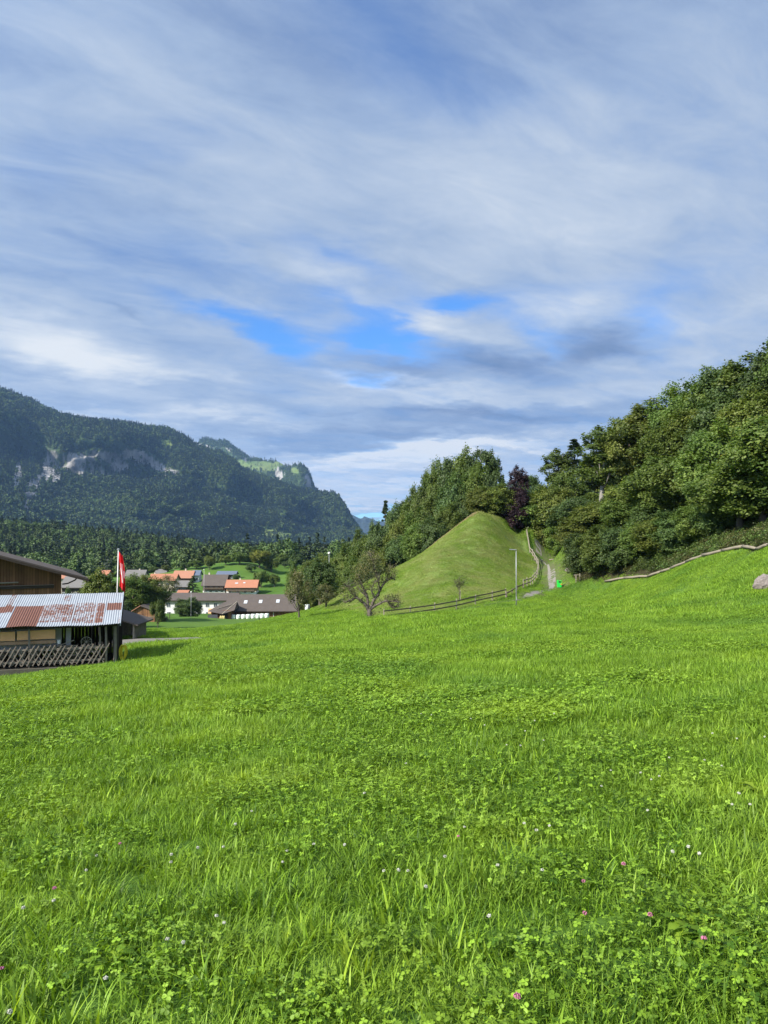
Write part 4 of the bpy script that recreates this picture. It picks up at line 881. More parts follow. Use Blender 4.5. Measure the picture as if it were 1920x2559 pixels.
def corr_fn(t, out):
    o = objco(t); a = t.n('ShaderNodeAttribute', attribute_name='rust'); mp = t.n('ShaderNodeMapping'); t.L.new(o, mp.inputs[0]); mp.inputs['Scale'].default_value = (9, 2.2, 2.2); n = t.noise(mp.outputs[0], 1.6, 6, .75); n2 = t.noise(o, 1.6, 4, .6)
    zinc = t.mix(n2, (.20, .222, .245), (.34, .36, .38)); rust = t.mix(n, (.065, .030, .022), (.19, .080, .055))
    f = t.ss(t.m('ADD', a.outputs['Fac'], t.m('ADD', t.m('MULTIPLY', t.m('SUBTRACT', n, .5), 1.5), t.m('MULTIPLY', t.m('SUBTRACT', t.noise(o, 1.1, 5, .7), .5), .9))), .36, .62)
    sp = t.ss(t.noise(o, 1.7, 7, .8), .60, .70); f = t.m('MAXIMUM', f, t.m('MULTIPLY', sp, .4))
    bsdf(t, out, t.mix(f, zinc, rust), t.lr(f, 0, 1, .45, .9), None, spec=.4)
M_corr = mat('corrugated_iron', corr_fn)

# ------------------------------------------------------------------ the open shed with the rusty roof
A = P(267, 1660, 36.2); SR = math.radians(17.0)
def SL(x, y, z): return A+Vector((x*math.cos(SR)-y*math.sin(SR), x*math.sin(SR)+y*math.cos(SR), z))       # shed-local -> world
shed = thing('open_shed', 'low open-fronted shed with a rust-patched corrugated iron roof at the left edge', 'shed', A, SR)
def roof_corr():
    x0, x1, y0, y1, z0, z1 = -10.2, .58, -.5, 4.0, 1.92, 3.02
    nx_ = 1000; ny_ = 26; xs = np.linspace(x0, x1, nx_); ss = np.linspace(0, 1, ny_); X, S = np.meshgrid(xs, ss, indexing='ij')
    sheets = [-10.2, -9.3, -8.1, -6.9, -5.6, -4.25, -3.0, -1.55, -.58, -.15, .58]; sag = .03*np.sin(X*1.3)+.02*np.sin(X*3.1+S*4)
    Z = z0+(z1-z0)*S+.012*np.sin(X/.105*2*np.pi)+sag*(1-S)*.8; Y = y0+(y1-y0)*S+.03*np.sin(np.searchsorted(sheets, X)*2.3)*(S < .02)
    Z = Z+.012*(S > .645)+.006*(np.searchsorted(sheets, X) % 2)
    R = np.zeros_like(X)
    for a, b, c, d, k in [(-4.25,-3.0,0,.62,1.0),(-3.0,-1.6,.12,.66,.52),(-1.55,-.62,.06,.68,.50),(-.56,-.2,.05,.66,.62),(-.1,.92,.42,.66,.95),(-5.6,-4.3,.42,.62,.85),(-4.7,-4.45,.6,1,.5),(-9.3,-7.5,.1,.5,.7),(-6.9,-5.9,.66,1,.4),(-2.2,-1.9,.75,.98,.45),(.5,.92,.03,.4,.36),(-6.9,-5.7,.0,.4,.3)]:
        R = np.maximum(R, k*((X > a) & (X < b) & (S >= c) & (S <= d)))
    idx = np.arange(nx_*ny_).reshape(nx_, ny_); q = np.stack([idx[:-1, :-1], idx[1:, :-1], idx[1:, 1:], idx[:-1, 1:]], -1).reshape(-1, 4)
    V = np.stack([X, Y, Z], -1).reshape(-1, 3); V2 = V-[0, 0, .012]; V = np.concatenate([V, V2]); n = nx_*ny_
    return npmesh('roof', V, np.concatenate([q, q[:, ::-1]+n]), M_corr, {'rust': np.concatenate([R.ravel()]*2)})
link('roof', roof_corr(), shed)
MB().beam((.60, -.5, 1.90), (.60, 4.0, 3.0), .03, .15).build('barge_board', simple('pale_flashing', (.36, .40, .44), .6), shed)
b = MB(); b.beam((-10, -.1, 1.86), (.45, -.1, 1.86), .12, .16); b.beam((-10, 3.7, 2.78), (.45, 3.7, 2.78), .12, .16)
for i in range(12): b.beam((-9.6+i*.93, -.4, 1.83+.03), (-9.6+i*.93, 3.9, 2.9), .07, .10)
b.build('roof_beam', M_darkwood, shed)
for x, y, h, w in [(-.05, 0, 1.82, .11), (.34, .25, 1.85, .16), (.45, 3.7, 2.7, .14), (-3.35, 0, 1.82, .10), (-6.6, 0, 1.82, .11), (-9.8, 0, 1.82, .11), (-.35, .5, 1.9, .08)]:
    MB().tube([(x, y, -.5), (x+.02, y, .9), (x-.01, y, h)], [w/2*1.1, w/2, w/2*.95], 7).build('post', M_greywood, shed)
b = MB()
for i in range(22):
    y = .35+i*.155; 
    if y > 3.6: break
    b.box((.40+random.uniform(-.015, .015), y, .9+y*.11), (.035, .145, 2.1+y*.2), jit=.006)
b.build('side_wall', M_darkwood, shed)
b = MB()
for i in range(64): b.box((-9.9+i*.165, 3.62+random.uniform(-.01, .01), 1.15), (.155, .03, 3.2), jit=.004)
b.build('back_wall', M_darkwood, shed)
b = MB().box((-5.9, .75, 1.25), (7.7, .06, 1.25)); b.box((-1.75, .72, 1.35), (.22, .05, 1.0)); b.build('inner_panel', M_graywall, shed)
MB().box((-4.8, -.22, -.20), (10.4, .22, .42), jit=.02).build('footing', simple('mossy_stone_footing', (.07, .065, .05), .95, .4, 5), shed)
b = MB(); b.box((-4.6, 1.9, -.05), (9.6, 3.4, .1)); b.build('earth_floor', simple('packed_earth', (.05, .042, .032), .95), shed)
# lattice fence in front
lf = thing('lattice_fence', 'grey wooden trellis fence of crossed slats across the open front of the shed', 'fence', SL(0, -.12, 0), SR)
b = MB(); b.beam((-10, 0, .86), (-.1, 0, .82), .05, .075); b.build('rail', M_greywood, lf); MB().beam((-10, 0, .30), (-.1, 0, .27), .05, .075).build('rail', M_greywood, lf)
b = MB(); x = -10.0; k = 0
while x < -.35:
    j = random.uniform(-.03, .03)
    b.beam((x+j, -.045, .10), (x+.50+j*2, -.045, .98+random.uniform(-.04, .05)), .02, .045)
    if random.random() > .12 and x < -.6: b.beam((x+.50+j, -.015, .10), (x+j, -.015, .96+random.uniform(-.05, .05)), .02, .045)
    x += .235; k += 1
b.build('slats', M_greywood, lf)
for x in (-9.9, -7.4, -4.85, -2.25, -.12): MB().box((x, .09, .45), (.07, .06, 1.15), jit=.01).build('post', M_darkwood, lf)
# what lies in the shed
pl_ = thing('board_stack', 'two long fresh orange-brown boards fixed in front of the grey shed panel', 'boards', SL(-3.4, .25, 1.1), SR)
MB().box((-1.35, 0, .34), (1.55, .05, .42), ry=.01, jit=.006).build('board', M_paleboard, pl_); MB().box((.32, -.01, .36), (1.62, .05, .42), ry=-.015, jit=.006).build('board', M_paleboard, pl_); MB().box((-.4, -.02, .02), (3.1, .06, .14), jit=.008).build('lower_board', simple('worn_board', (.36, .22, .13), .8), pl_)
def wheel(r):
    t_ = thing('cart_wheel', 'old pale wooden cart wheel propped in the dark shed opening', 'wheel', SL(-.93, .35, 1.03), SR)
    b = MB(); n = 28; pts = [(r*math.cos(2*math.pi*k/n), 0, r*math.sin(2*math.pi*k/n)) for k in range(n+1)]; b.tube(pts, .020, 6, cap=False); b.build('rim', M_fence_l, t_, True)
    MB().tube([(0, -.05, 0), (0, .05, 0)], .045, 10).build('hub', M_fence_l, t_)
    for k in range(10): a = math.pi*2*k/10; MB().beam((0, 0, 0), (r*math.cos(a), 0, r*math.sin(a)), .018).build('spoke', M_fence_l, t_)
wheel(.235)
ti = thing('timber_pile', 'heap of old grey boards and logs behind the trellis fence', 'timber', SL(-1.6, .45, 0), SR)
for i in range(14):
    a = random.uniform(-.12, .12); x = random.uniform(-.7, .5); z = .08+i*.058; MB().beam((x-.9, random.uniform(-.15, .25), z+a*.3), (x+.9, random.uniform(-.15, .25), z-a*.3+.03), random.uniform(.06, .12), .05).build('plank', random.choice([M_greywood, M_fence_l, M_oldwood_h]), ti)
tj = thing('timber_pile', 'pile of sawn log rounds and boards below the orange boards in the shed', 'timber', SL(-4.6, .45, 0), SR)
for i in range(16):
    x = -1.6+(i % 8)*.42+random.uniform(-.05, .05); z = .22+(i//8)*.36; MB().tube([(x, -.25, z), (x+.03, .35, z)], random.uniform(.15, .19), 9).build('log', random.choice([M_greywood, M_log, M_fence]), tj)
lp = MB().tube([(0, 0, 0), (1.3, .05, .44)], .022, 6).build('wooden_pole', M_fence_l); lp.location = SL(-2.75, .1, .72); lp.rotation_euler = (0, 0, SR); tag(lp, 'long pale pole leaning across the timber pile in the shed', 'pole')
bk = thing('white_bucket', 'small white bucket standing beside the grey panel in the shed', 'bucket', SL(-2.12, .3, 1.0), SR); MB().lathe((0, 0, 0), [(.07, 0), (.085, .17), (.09, .18), (.07, .17)], 12).build('pail', M_cross, bk); MB().tube([(.08*math.cos(a), 0, .16+.07*math.sin(a)) for a in np.linspace(0, math.pi, 8)], .006, 5).build('handle', M_steel, bk)
sv = thing('tool_shaft', 'pale upright wooden shaft standing in the right end of the shed', 'tool', SL(-.33, .2, .75), SR); MB().tube([(0, 0, 0), (.03, 0, .45), (.0, 0, .95)], [.035, .03, .02], 7).build('shaft', M_fence_l, sv)
hs = thing('yellow_hose', 'coiled yellow hose hanging on the right side wall of the shed', 'hose', SL(.72, .5, .95), SR)
b = MB()
for k in range(9):
    ox, oy = random.uniform(-.06, .08), random.uniform(-.12, .12); w_ = random.uniform(.07, .15); hh = random.uniform(.55, .82); pts = [(ox+w_*math.cos(a), oy, -.25-hh/2+hh/2*math.sin(a)+.1) for a in np.linspace(0, 2*math.pi, 20)]; b.tube(pts, .016, 6, cap=False)
b.build('coil', M_yellow, hs, True); MB().box((-.13, 0, .12), (.10, .03, .03)).build('hook', M_darkwood, hs)
# flagpole and flag
fp = P(296, 1374, 41.2); gzf = gz(fp.x, 41.2)
fl = thing('flagpole', 'white flagpole rising behind the right corner of the rusty roof', 'flagpole', (fp.x, 41.2, gzf))
H_ = fp.z-gzf; MB().tube([(0, 0, -.3), (-.08, 0, 1.2), (-.04, 0, H_*.6), (0, 0, H_)], [.036, .034, .030, .024], 10).build('pole', simple('white_pole', (.62, .62, .60), .5), fl, True); MB().lathe((0, 0, H_-.02), [(.03, 0), (.075, .03), (.075, .06), (.02, .09)], 12).build('finial', M_steel, fl)
def flag():
    ft = thing('swiss_flag', 'red flag with a white cross hanging limp from the flagpole', 'flag', (fp.x+.05, 41.18, gzf+H_-2.05))
    nx_, nz_ = 26, 36; W_, Hh = .38, 1.85; V = []; M_ = []
    for i in range(nx_):
        s = i/(nx_-1)
        for j in range(nz_):
            t_ = j/(nz_-1); drop = .28*s*(1-.2*t_)
            x = .03+W_*(.55+.45*math.sin(t_*2.6+.4))*s*(1-.25*t_)+.03*math.sin(5*t_+s*3); y = .11*math.sin(s*9+t_*2.4)*s**.5; z = t_*Hh-drop+.10*(1-s)
            V.append((x, y, z))
    f = [(i*nz_+j, (i+1)*nz_+j, (i+1)*nz_+j+1, i*nz_+j+1) for i in range(nx_-1) for j in range(nz_-1)]
    inb = []
    for i in range(nx_-1):
        for j in range(nz_-1):
            s, t_ = (i+.5)/(nx_-1)-.5, (j+.5)/(nz_-1)-.47; a, b_ = .11, .30; inb.append(1 if (abs(s) < a*1.1 and abs(t_) < b_*.9) or (abs(t_) < a*.9 and abs(s) < b_*1.1) else 0)
    def bd(nm, sel, m_):
        vs = [v for v in V]; me = bpy.data.meshes.new(nm); me.from_pydata(vs, [], [ff for ff, k in zip(f, inb) if k == sel]); me.materials.append(m_); me.polygons.foreach_set('use_smooth', [True]*len(me.polygons)); o = link(nm, me, ft); sd2 = o.modifiers.new('th', 'SOLIDIFY'); sd2.thickness = .004
    bd('red_field', 0, M_red); bd('white_cross', 1, M_cross)
flag()

# ------------------------------------------------------------------ the big old barn behind the shed
YB_ = 48.0
def BX(u): return (u-CX)/F*YB_
def BZ(v): return P(960, v, YB_).z
xr, xl = BX(155), BX(155)-13.5; zb_ = gz(xr, YB_)-1.0; ze = BZ(1437); xa = (xr+xl)/2; slope = (BZ(1374)-BZ(1439))/(BX(214)-BX(0)); za = ze+(xr-xa)*slope
barn = thing('old_barn', 'big dark brown timber barn with a wide low gable at the left edge', 'barn', (xa, YB_, zb_))
hw = (xr-xa); ez = ze-zb_; az_ = za-zb_
MB().prism([(-hw, 0, 0), (hw, 0, 0), (hw, 0, ez+.05), (0, 0, az_+.05), (-hw, 0, ez+.05)], (0, 0, 0), (0, 9, 0)).build('wall', M_oldwood, barn)
b = MB(); xe = BX(214)-xa; zc_ = az_-xe*slope; th = .16
for sgn in (1, -1): b.prism([(0, 0, az_+.12), (sgn*xe, 0, zc_+.12), (sgn*xe, 0, zc_+.12+th), (0, 0, az_+.12+th)], (0, -1.1, 0), (0, 9.6, 0))
b.build('roof', M_tile_dark, barn)
b = MB()
for sgn in (1, -1): b.beam((0, -1.13, az_+.12), (sgn*(xe+.02), -1.13, zc_+.12), .05, .14)
b.build('barge_board', M_darkwood, barn)
MB().tube([(hw+.05, -.3, ez-.55), (hw+.35, -.5, ez-.5), (hw+.75, -.55, ez-.3), (hw+.95, -.6, ez-.05)], .045, 7).build('downpipe', M_darkwood, barn, True)
zz1 = BZ(1465)-zb_; x1 = BX(138)-xa; MB().box((x1-3.2, -.06, zz1), (6.4, .12, .16)).build('beam', M_darkwood, barn); MB().box((x1-3.2, -.09, zz1+.11), (6.4, .16, .03)).build('ledge', M_greywood, barn)
for v, u1 in ((1453, 58), (1489, 31)): z_ = BZ(v)-zb_; x1 = BX(u1)-xa; MB().tube([(x1-3, -.18, z_-.02), (x1, -.18, z_+.02)], .04, 7).build('pole_rack', M_fence_l, barn)
z_ = BZ(1395)-zb_; x1 = BX(5)-xa; MB().beam((x1, -.13, z_), (x1-.05, -.13, BZ(1500)-zb_), .07).build('ladder_rail', M_fence_l, barn)
_ang = math.radians(26.5); _pv = Vector((xr, YB_, 0)); barn.rotation_euler = (0, 0, _ang); barn.location = _pv+Matrix.Rotation(_ang, 3, 'Z') @ (Vector((xa, YB_, 0))-_pv)+Vector((0, 0, zb_))
# little lean-to beyond the shed
q0 = P(301, 1546, 50); q1 = P(349, 1561, 50); gl = gz(q1.x, 50)-.1
ls = thing('lean_to_shed', 'small dark lean-to with a felt roof just right of the rusty-roofed shed', 'shed', (q1.x, 50, gl))
zr = q1.z-gl; k_ = (q0.z-q1.z)/(q1.x-q0.x)
MB().prism([(0, 0, zr-.05), (0, 0, zr+.05), (-3.4, 0, zr+.05+3.4*k_), (-3.4, 0, zr-.05+3.4*k_)], (0, -.4, 0), (0, 3, 0)).build('roof', M_tile_dark, ls)
for x in (-.38, -1.5, -3.1): MB().box((x, 0, (zr-x*k_)/2-.1), (.10, .10, zr-x*k_)).build('post', M_fence_l, ls)
b = MB()
for i in range(18): b.box((-.42, .1+i*.15, zr/2-.1), (.03, .14, zr), jit=.008)
for i in range(20): b.box((-.5-i*.15, 2.6, zr/2-.1), (.14, .03, zr+i*.03), jit=.006)
b.build('wall', M_greywood, ls)

# ------------------------------------------------------------------ houses of the village
def window(par, x, y, z, w, h, fm, axis='y'):
    f = MB(); t_ = .07
    for a, b_, c, d in ((0, h/2, w+t_, t_), (0, -h/2, w+t_, t_), (-w/2, 0, t_, h), (w/2, 0, t_, h), (0, 0, .05, h)): f.box((x+a, y-.05, z+b_), (c, .08, d))
    fo = f.build('window', fm, par); MB().box((x, y-.025, z), (w-.05, .03, h-.05)).build('pane', M_glass, fo); return fo
def house(name, label, cat, u0, u1, vr, ve, vb, Y, roofm, wallm, depth=9, plinth=None, split=.5, wins=0, chim=(), sky=(), wrows=1, over=.7, ov_f=.9, gable=None, group=None, doors=(), balc=False):
    x0, x1 = (u0-CX)/F*Y, (u1-CX)/F*Y; ze_ = P(960, ve, Y).z; zr_ = P(960, vr, Y+depth/2).z; zr_ = max(zr_, ze_+depth*.14); zb = min(P(960, vb, Y).z, gz(x0, Y), gz(x1, Y))-.6; zg = P(960, vb, Y).z
    xc = (x0+x1)/2; o = thing(name, label, cat, (xc, Y, zb), 0, group); hw = (x1-x0)/2-over; e = ze_-zb; r = zr_-zb; g_ = zg-zb; D = depth
    zs = g_+(e-g_)*split if plinth else 0
    y0_ = ov_f
    MB().prism([(-hw, y0_, zs), (-hw, D-y0_, zs), (-hw, D-y0_, e+.25), (-hw, D/2, r-.08), (-hw, y0_, e+.25)], (0, 0, 0), (2*hw, 0, 0)).build('wall', wallm, o)
    if plinth: MB().box((0, D/2, zs/2), (2*hw+.06, D-2*y0_+.06, zs)).build('base_wall', plinth, o)
    b = MB(); W_ = hw+over; th = .22
    for y_, z_ in ((0, e), (D, e)): b.prism([(-W_, y_, z_), (-W_, D/2, r), (-W_, D/2, r+th), (-W_, y_, z_+th)], (0, 0, 0), (2*W_, 0, 0))
    ro = b.build('roof', roofm, o)
    MB().box((0, -.02, e+.06), (2*W_, .08, .2)).build('gutter', M_darkwood, o)
    def on_roof(u, v):
        x = (u-CX)/F*(Y+D*.25)-xc; s = (v-vr)/max(1, (ve-vr)); y_ = D/2*s if False else D/2*(1-s)*1.0; return x, y_, e+(r-e)*(1-s)+th
    for u, v, w_, h_ in sky:
        x, y_, z_ = on_roof(u, v); a = math.atan2(r-e, D/2); so = MB().box((x, y_, z_+.03), (w_, h_, .10), rx=a).build('roof_window', M_steel, o); MB().box((x, y_, z_+.085), (w_-.14, h_-.14, .02), rx=a).build('pane', simple_sky, so)
    for u, hh in chim:
        x = (u-CX)/F*(Y+D/2)-xc; co = MB().box((x, D/2+.2, r+hh/2), (.6, .6, hh+.4)).build('chimney', M_cream, ro); MB().box((x, D/2+.2, r+hh+.25), (.75, .75, .1)).build('cap', M_concrete, co)
    if wins:
        for rw in range(wrows):
            for i in range(wins):
                zt = g_+(e-g_)*((rw+.5)/wrows)
                window(o, -hw+(i+.5)*2*hw/wins+random.uniform(-.2, .2), y0_-(.03 if zt < zs else 0), zt, 1.1, min(1.2, (e-g_)/wrows*.55), M_white)
    if balc:
        z_ = g_+(e-g_)*.52; bo = MB().box((0, y0_-.5, z_), (2*hw*.9, 1.0, .14)).build('balcony', M_darkwood, o); rb = MB(); rb.box((0, y0_-.97, z_+.95), (2*hw*.9, .08, .08)); rb.box((0, y0_-.97, z_+.5), (2*hw*.9, .04, .6)); rb.build('railing', M_oldwood_h, bo)
    for x_, w_, h_, m_ in doors: MB().box((x_, y0_-.05, g_+h_/2), (w_, .08, h_)).build('door', m_, o)
    return o
simple_sky = simple('roof_light', (.45, .47, .48), .25, .05, spec=.6)
# long barn with skylights behind the bales
bn = house('farm_barn', 'long low dark-roofed farm building with three skylights behind the white bales', 'barn', 560, 762, 1487, 1529, 1545, 215, M_tile_dark, M_oldwood, 13, over=1.0, sky=[(615, 1507, 1.0, 1.5), (652, 1506, 1.0, 1.5), (695, 1505, 1.0, 1.5)], doors=[(2.5, .15, 2.2, M_white), (7, .15, 2.0, M_fence_l)])
# its lower hipped wing on the left
xw0, xw1 = (526-CX)/F*212, (586-CX)/F*212; zb = gz((xw0+xw1)/2, 212)-.6; wing = thing('farm_annex', 'low hipped wing with pale roof ridges at the left end of the long barn', 'outbuilding', ((xw0+xw1)/2, 209, zb))
hw = (xw1-xw0)/2; e_ = P(960, 1526, 209).z-zb; r_ = P(960, 1504, 214).z-zb
MB().box((.2, 5, e_/2), (2*hw-1.2, 8, e_)).build('wall', M_oldwood, wing)
b = MB(); b.add([(-hw, 0, e_-1.2+1.0), (hw*.25, -.4, e_-.9), (hw+.5, 1, e_), (hw+.5, 9, e_), (-hw, 9, e_), (hw*.1, 5, r_), (hw+.5, 5, r_)], [(0, 1, 6, 5), (1, 2, 6), (2, 3, 6), (3, 4, 5, 6), (4, 0, 5)]); ro = b.build('roof', M_tile_dark, wing)
b = MB(); b.beam((hw*.25, -.4, e_-.85), (hw+.45, 5, r_+.05), .22, .12); b.beam((-hw*.3, 1.2, e_+.35), (hw*.8, 3.4, r_-.4), .18, .06); b.build('ridge_cap', M_fence_l, ro)
MB().box((-hw*.55, -.1, (e_-1)/2), (hw*.8, .3, e_-1.2)).build('gate', simple('dark_grey_gate', (.055, .058, .065), .7), wing); MB().box((hw*.35, .5, (e_-.5)/2), (1.6, .4, e_-.8)).build('door', M_black, wing)
house('long_building', 'long white-walled building under an old grey-brown roof behind the round bush', 'house', 405, 592, 1483, 1502, 1546, 236, M_tile_dark, M_cream, 11, plinth=M_white, split=.8, wins=9, wrows=2, doors=[(3.5, 1.6, 3.0, M_paleboard), (-5, 2.2, 2.4, M_graywall)])
house('orange_roofed_house', 'house with a bright orange tiled roof and white ground floor nearest the meadow slope', 'house', 562, 644, 1450, 1470, 1487, 330, M_tile_red, simple('tan_boards', (.32, .22, .13), .8), 9, plinth=M_white, split=.5, wins=4, sky=[(592, 1459, 1.4, .7), (611, 1458, 1.0, .7)], chim=[(601, .7)], balc=True)
house('brown_chalet', 'dark brown chalet with a big brown roof left of the bright orange roof', 'house', 503, 566, 1437, 1465, 1482, 332, M_tile_dark, simple('chalet_boards', (.09, .045, .028), .85), 11, plinth=M_white, split=.3, wins=4, wrows=2, chim=[(524, .9)], balc=True)
house('solar_roofed_house', 'house with a blue-grey panelled roof behind the brown chalet', 'house', 540, 591, 1428, 1437, 1450, 385, M_bluegrey, M_darkwood, 8, wins=3, wrows=1)
house('village_house', 'house with a wide faded orange roof and a chimney in the middle of the village', 'house', 430, 482, 1427, 1446, 1462, 382, M_tile_red2, M_darkwood, 10, wins=4, chim=[(465, 1.0)], balc=True)
house('village_house', 'dark-roofed house with pale gutters touching the right end of the faded orange roof', 'house', 478, 500, 1426, 1439, 1456, 384.5, M_bluegrey, M_white, 8, wins=2)
house('village_house', 'long low house with an orange roof behind the brownish thin-leaved tree', 'house', 370, 440, 1435, 1452, 1470, 352, M_tile_red, M_cream, 10, wins=5, chim=[(388, .6)])
house('village_house', 'grey-roofed house at the left back of the village beside the flag', 'house', 311, 362, 1425, 1441, 1456, 402, M_tile_grey, M_cream, 9, wins=4, chim=[(350, .6)])
house('village_house', 'house with a pale grey roof right beside the flag', 'house', 312, 354, 1441, 1461, 1476, 342, M_tile_grey, M_white, 9, wins=3)
house('village_house', 'small grey-roofed house at the back between two orange roofs', 'house', 386, 416, 1423, 1435, 1450, 425, M_tile_grey, M_cream, 8, wins=2)
house('village_house', 'house with a small orange pyramid-like roof behind the long grey roof', 'house', 441, 470, 1476, 1485, 1500, 268, M_tile_red, M_cream, 6, wins=2)
house('village_house', 'grey-brown roofed house seen just right of the old barn wall', 'house', 148, 214, 1442, 1470, 1500, 262, M_tile_grey, M_darkwood, 11, wins=4, chim=[(180, .9), (190, .6)])
house('village_house', 'house with a pinkish orange roof under the barn eave', 'house', 140, 178, 1436, 1447, 1462, 345, M_tile_red2, M_cream, 9, wins=3)
house('village_house', 'house with a small orange roof between the barn eave and the broad tree', 'house', 236, 270, 1426, 1439, 1455, 372, M_tile_red, M_cream, 9, wins=3)
house('village_house', 'grey house roof behind the pointed dark village tree', 'house', 436, 470, 1452, 1468, 1482, 318, M_tile_grey, M_darkwood, 8, wins=3)
# small dark hut with gable towards the meadow
hx = (362-CX)/F*165; zb = gz(hx, 165)-.3; hut = thing('small_hut', 'small dark gabled hut with a left roof edge coloured as sunlit at the far field edge', 'hut', (hx, 165, zb)); e_ = P(960, 1526, 165).z-zb; r_ = P(960, 1514, 165).z-zb; hw = 52/2/F*165
MB().prism([(-hw, 0, 0), (hw, 0, 0), (hw, 0, e_), (-hw*.3, 0, r_), (-hw, 0, e_+.1)], (0, 0, 0), (0, 4.5, 0)).build('wall', M_oldwood, hut)
MB().prism([(-hw*.3, 0, r_), (hw+.5, 0, e_-.25), (hw+.5, 0, e_-.1), (-hw*.3, 0, r_+.15)], (0, -.5, 0), (0, 5, 0)).build('roof', M_tile_dark, hut)
MB().prism([(-hw*.3, 0, r_), (-hw-.4, 0, e_-.2), (-hw-.4, 0, e_-.05), (-hw*.3, 0, r_+.15)], (0, -.5, 0), (0, 5, 0)).build('roof', M_tile_red2, hut)  # left slope given orange tile colour to stand for sunlight on it
MB().box((0, -.04, e_*.48), (2*hw, .06, .09)).build('batten', M_fence_l, hut)
# wrapped bales
bm = MB(); bm.lathe((0, 0, 0), [(.50, 0), (.59, .06), (.61, .35), (.62, .62), (.61, .9), (.57, 1.16), (.48, 1.22)], 20); bale_me = bm.mesh('silage_bale', M_bale, True)
for k, u in enumerate([571.6, 584.8, 597.3, 609.4, 621.7, 633.5, 645.5, 656.5, 668]):
    x = (u-CX)/F*211; o = link('silage_bale', bale_me); o.location = (x, 211+random.uniform(-.1, .1), gz(x, 211)-.03); o.rotation_euler = (random.uniform(-.03, .03), random.uniform(-.03, .03), random.uniform(0, 6)); o.scale = (1, 1, random.uniform(.97, 1.06))
    tag(o, f'white-wrapped silage bale, {ORD[k]} from the left in the row before the long barn', 'bale', 'white bales standing in a row')
for k, u in enumerate([553, 557.5, 561.5]):
    x = (u-CX)/F*209; o = MB().lathe((0, 0, 0), [(.2, 0), (.27, .1), (.28, .5), (.22, .85), (.06, 1.0)], 9).build('feed_sack', simple('yellowish_sack', (.50, .42, .18), .8), None, True); o.location = (x, 209, gz(x, 209)); tag(o, f'yellowish sack, {ORD[k]} from the left, beside the row of bales', 'sack', 'sacks beside the bales')
wt = MB().lathe((0, 0, 0), [(.36, 0), (.40, .05), (.40, .9), (.36, 1.0), (.15, 1.04)], 14).build('white_barrel', M_bale, None, True); x = (769-CX)/F*128; wt.location = (x, 128, P(769, 1526, 128).z); tag(wt, 'white barrel standing behind the crooked fruit tree', 'barrel')
# poles and posts
def lamp_post(name, label, u, vb, Y, h, arm=0, mt=M_steel, vtop=None):
    x = (u-CX)/F*Y; g_ = gz(x, Y); 
    if vtop: h = P(u, vtop, Y).z-g_
    o = thing(name, label, 'lamp', (x, Y, g_)); MB().tube([(0, 0, -.3), (0, 0, h*.5), (0, 0, h)], [.060, .048, .036], 10).build('pole', mt, o, True)
    if arm:
        hd = MB(); hd.box((-.32, 0, h+.03), (.70, .22, .07), ry=.06); hd.build('lamp_head', M_steel, o); MB().box((-.36, 0, h-.03), (.42, .16, .03), ry=.06).build('lamp_glass', M_glass, o)
    else: MB().lathe((0, 0, h), [(.06, 0), (.17, .10), (.20, .30), (.10, .40)], 12).build('lamp_head', M_white, o)
    MB().box((0, -.09, .8), (.1, .03, .35)).build('hatch', mt, o)
    return o
lamp_post('street_lamp', 'tall grey street lamp standing in the meadow in front of the knoll', 1290, 1515, 78, 5.84, 1, vtop=1374)
lamp_post('street_lamp', 'lamp post in front of the round bush at the village edge', 479, 1541, 186, 5.8, 0, vtop=1482)
lamp_post('street_lamp', 'pale lamp post rising among the trees left of the knoll', 823, 1416, 116, 8, 0, M_steel, vtop=1386)
lamp_post('street_lamp', 'distant pale lamp post beside the chalet roof', 511, 1445, 300, 6, 0, M_white, vtop=1425)
for u, vb, Y, h, lb in [(649, 1560, 140, 1.15, 'dark wooden post standing alone in the far field'), (338, 1581, 58, .55, 'short dark post right of the lean-to shed'), (426, 1546, 188, 1.3, 'dark post before the white wall of the long building'), (412, 1551, 175, .6, 'low dark stub in the field before the white shrub')]:
    Y = find_Y(u, vb, Y*.8, Y*1.2); x = (u-CX)/F*Y; o = MB().tube([(0, 0, -.2), (.01, 0, h)], [.09, .075], 7).build('field_post', M_darkwood); o.location = (x, Y, gz(x, Y)); tag(o, lb, 'post')

# ------------------------------------------------------------------ fence, path side things
def fence(name, label, pts, h, rails, mp, mr, step, dup=1):
    W3 = [Vector((P(u, 1330, Y).x, Y, 0)) for u, Y in pts]; seg = [0]
    for a_, b_ in zip(W3[:-1], W3[1:]): seg.append(seg[-1]+(b_-a_).length)
    n = max(2, int(seg[-1]/step)); ps = []
    for i in range(n+1):
        d = seg[-1]*i/n; x = float(np.interp(d, seg, [w.x for w in W3])); y = float(np.interp(d, seg, [w.y for w in W3])); ps.append(Vector((x, y, gz(x, y))))
    o = thing(name, label, 'fence', ps[0])
    for p in ps:
        q = p-ps[0]; lean = Vector((random.uniform(-.04, .04), random.uniform(-.04, .04), h+random.uniform(-.03, .10))); MB().beam(q-Vector((0, 0, .3)), q+lean, .10, .10).build('post', mp, o)
    for rz_, w_ in rails:
        b = MB()
        for i in range(n): b.beam(ps[i]-ps[0]+Vector((0, -.07, rz_+random.uniform(-.02, .02))), ps[i+1]-ps[0]+Vector((0, -.07, rz_+random.uniform(-.02, .02))), .05, w_)
        b.build('rail', mr, o)
    return o
fence('wooden_fence', 'two-rail dark wooden fence along the front foot of the knoll', [(960,74.2),(1060,77),(1150,80.3),(1223,84),(1264,87)], 1.02, [(.88, .12), (.42, .12)], M_fence_l, M_fence, 3.0)
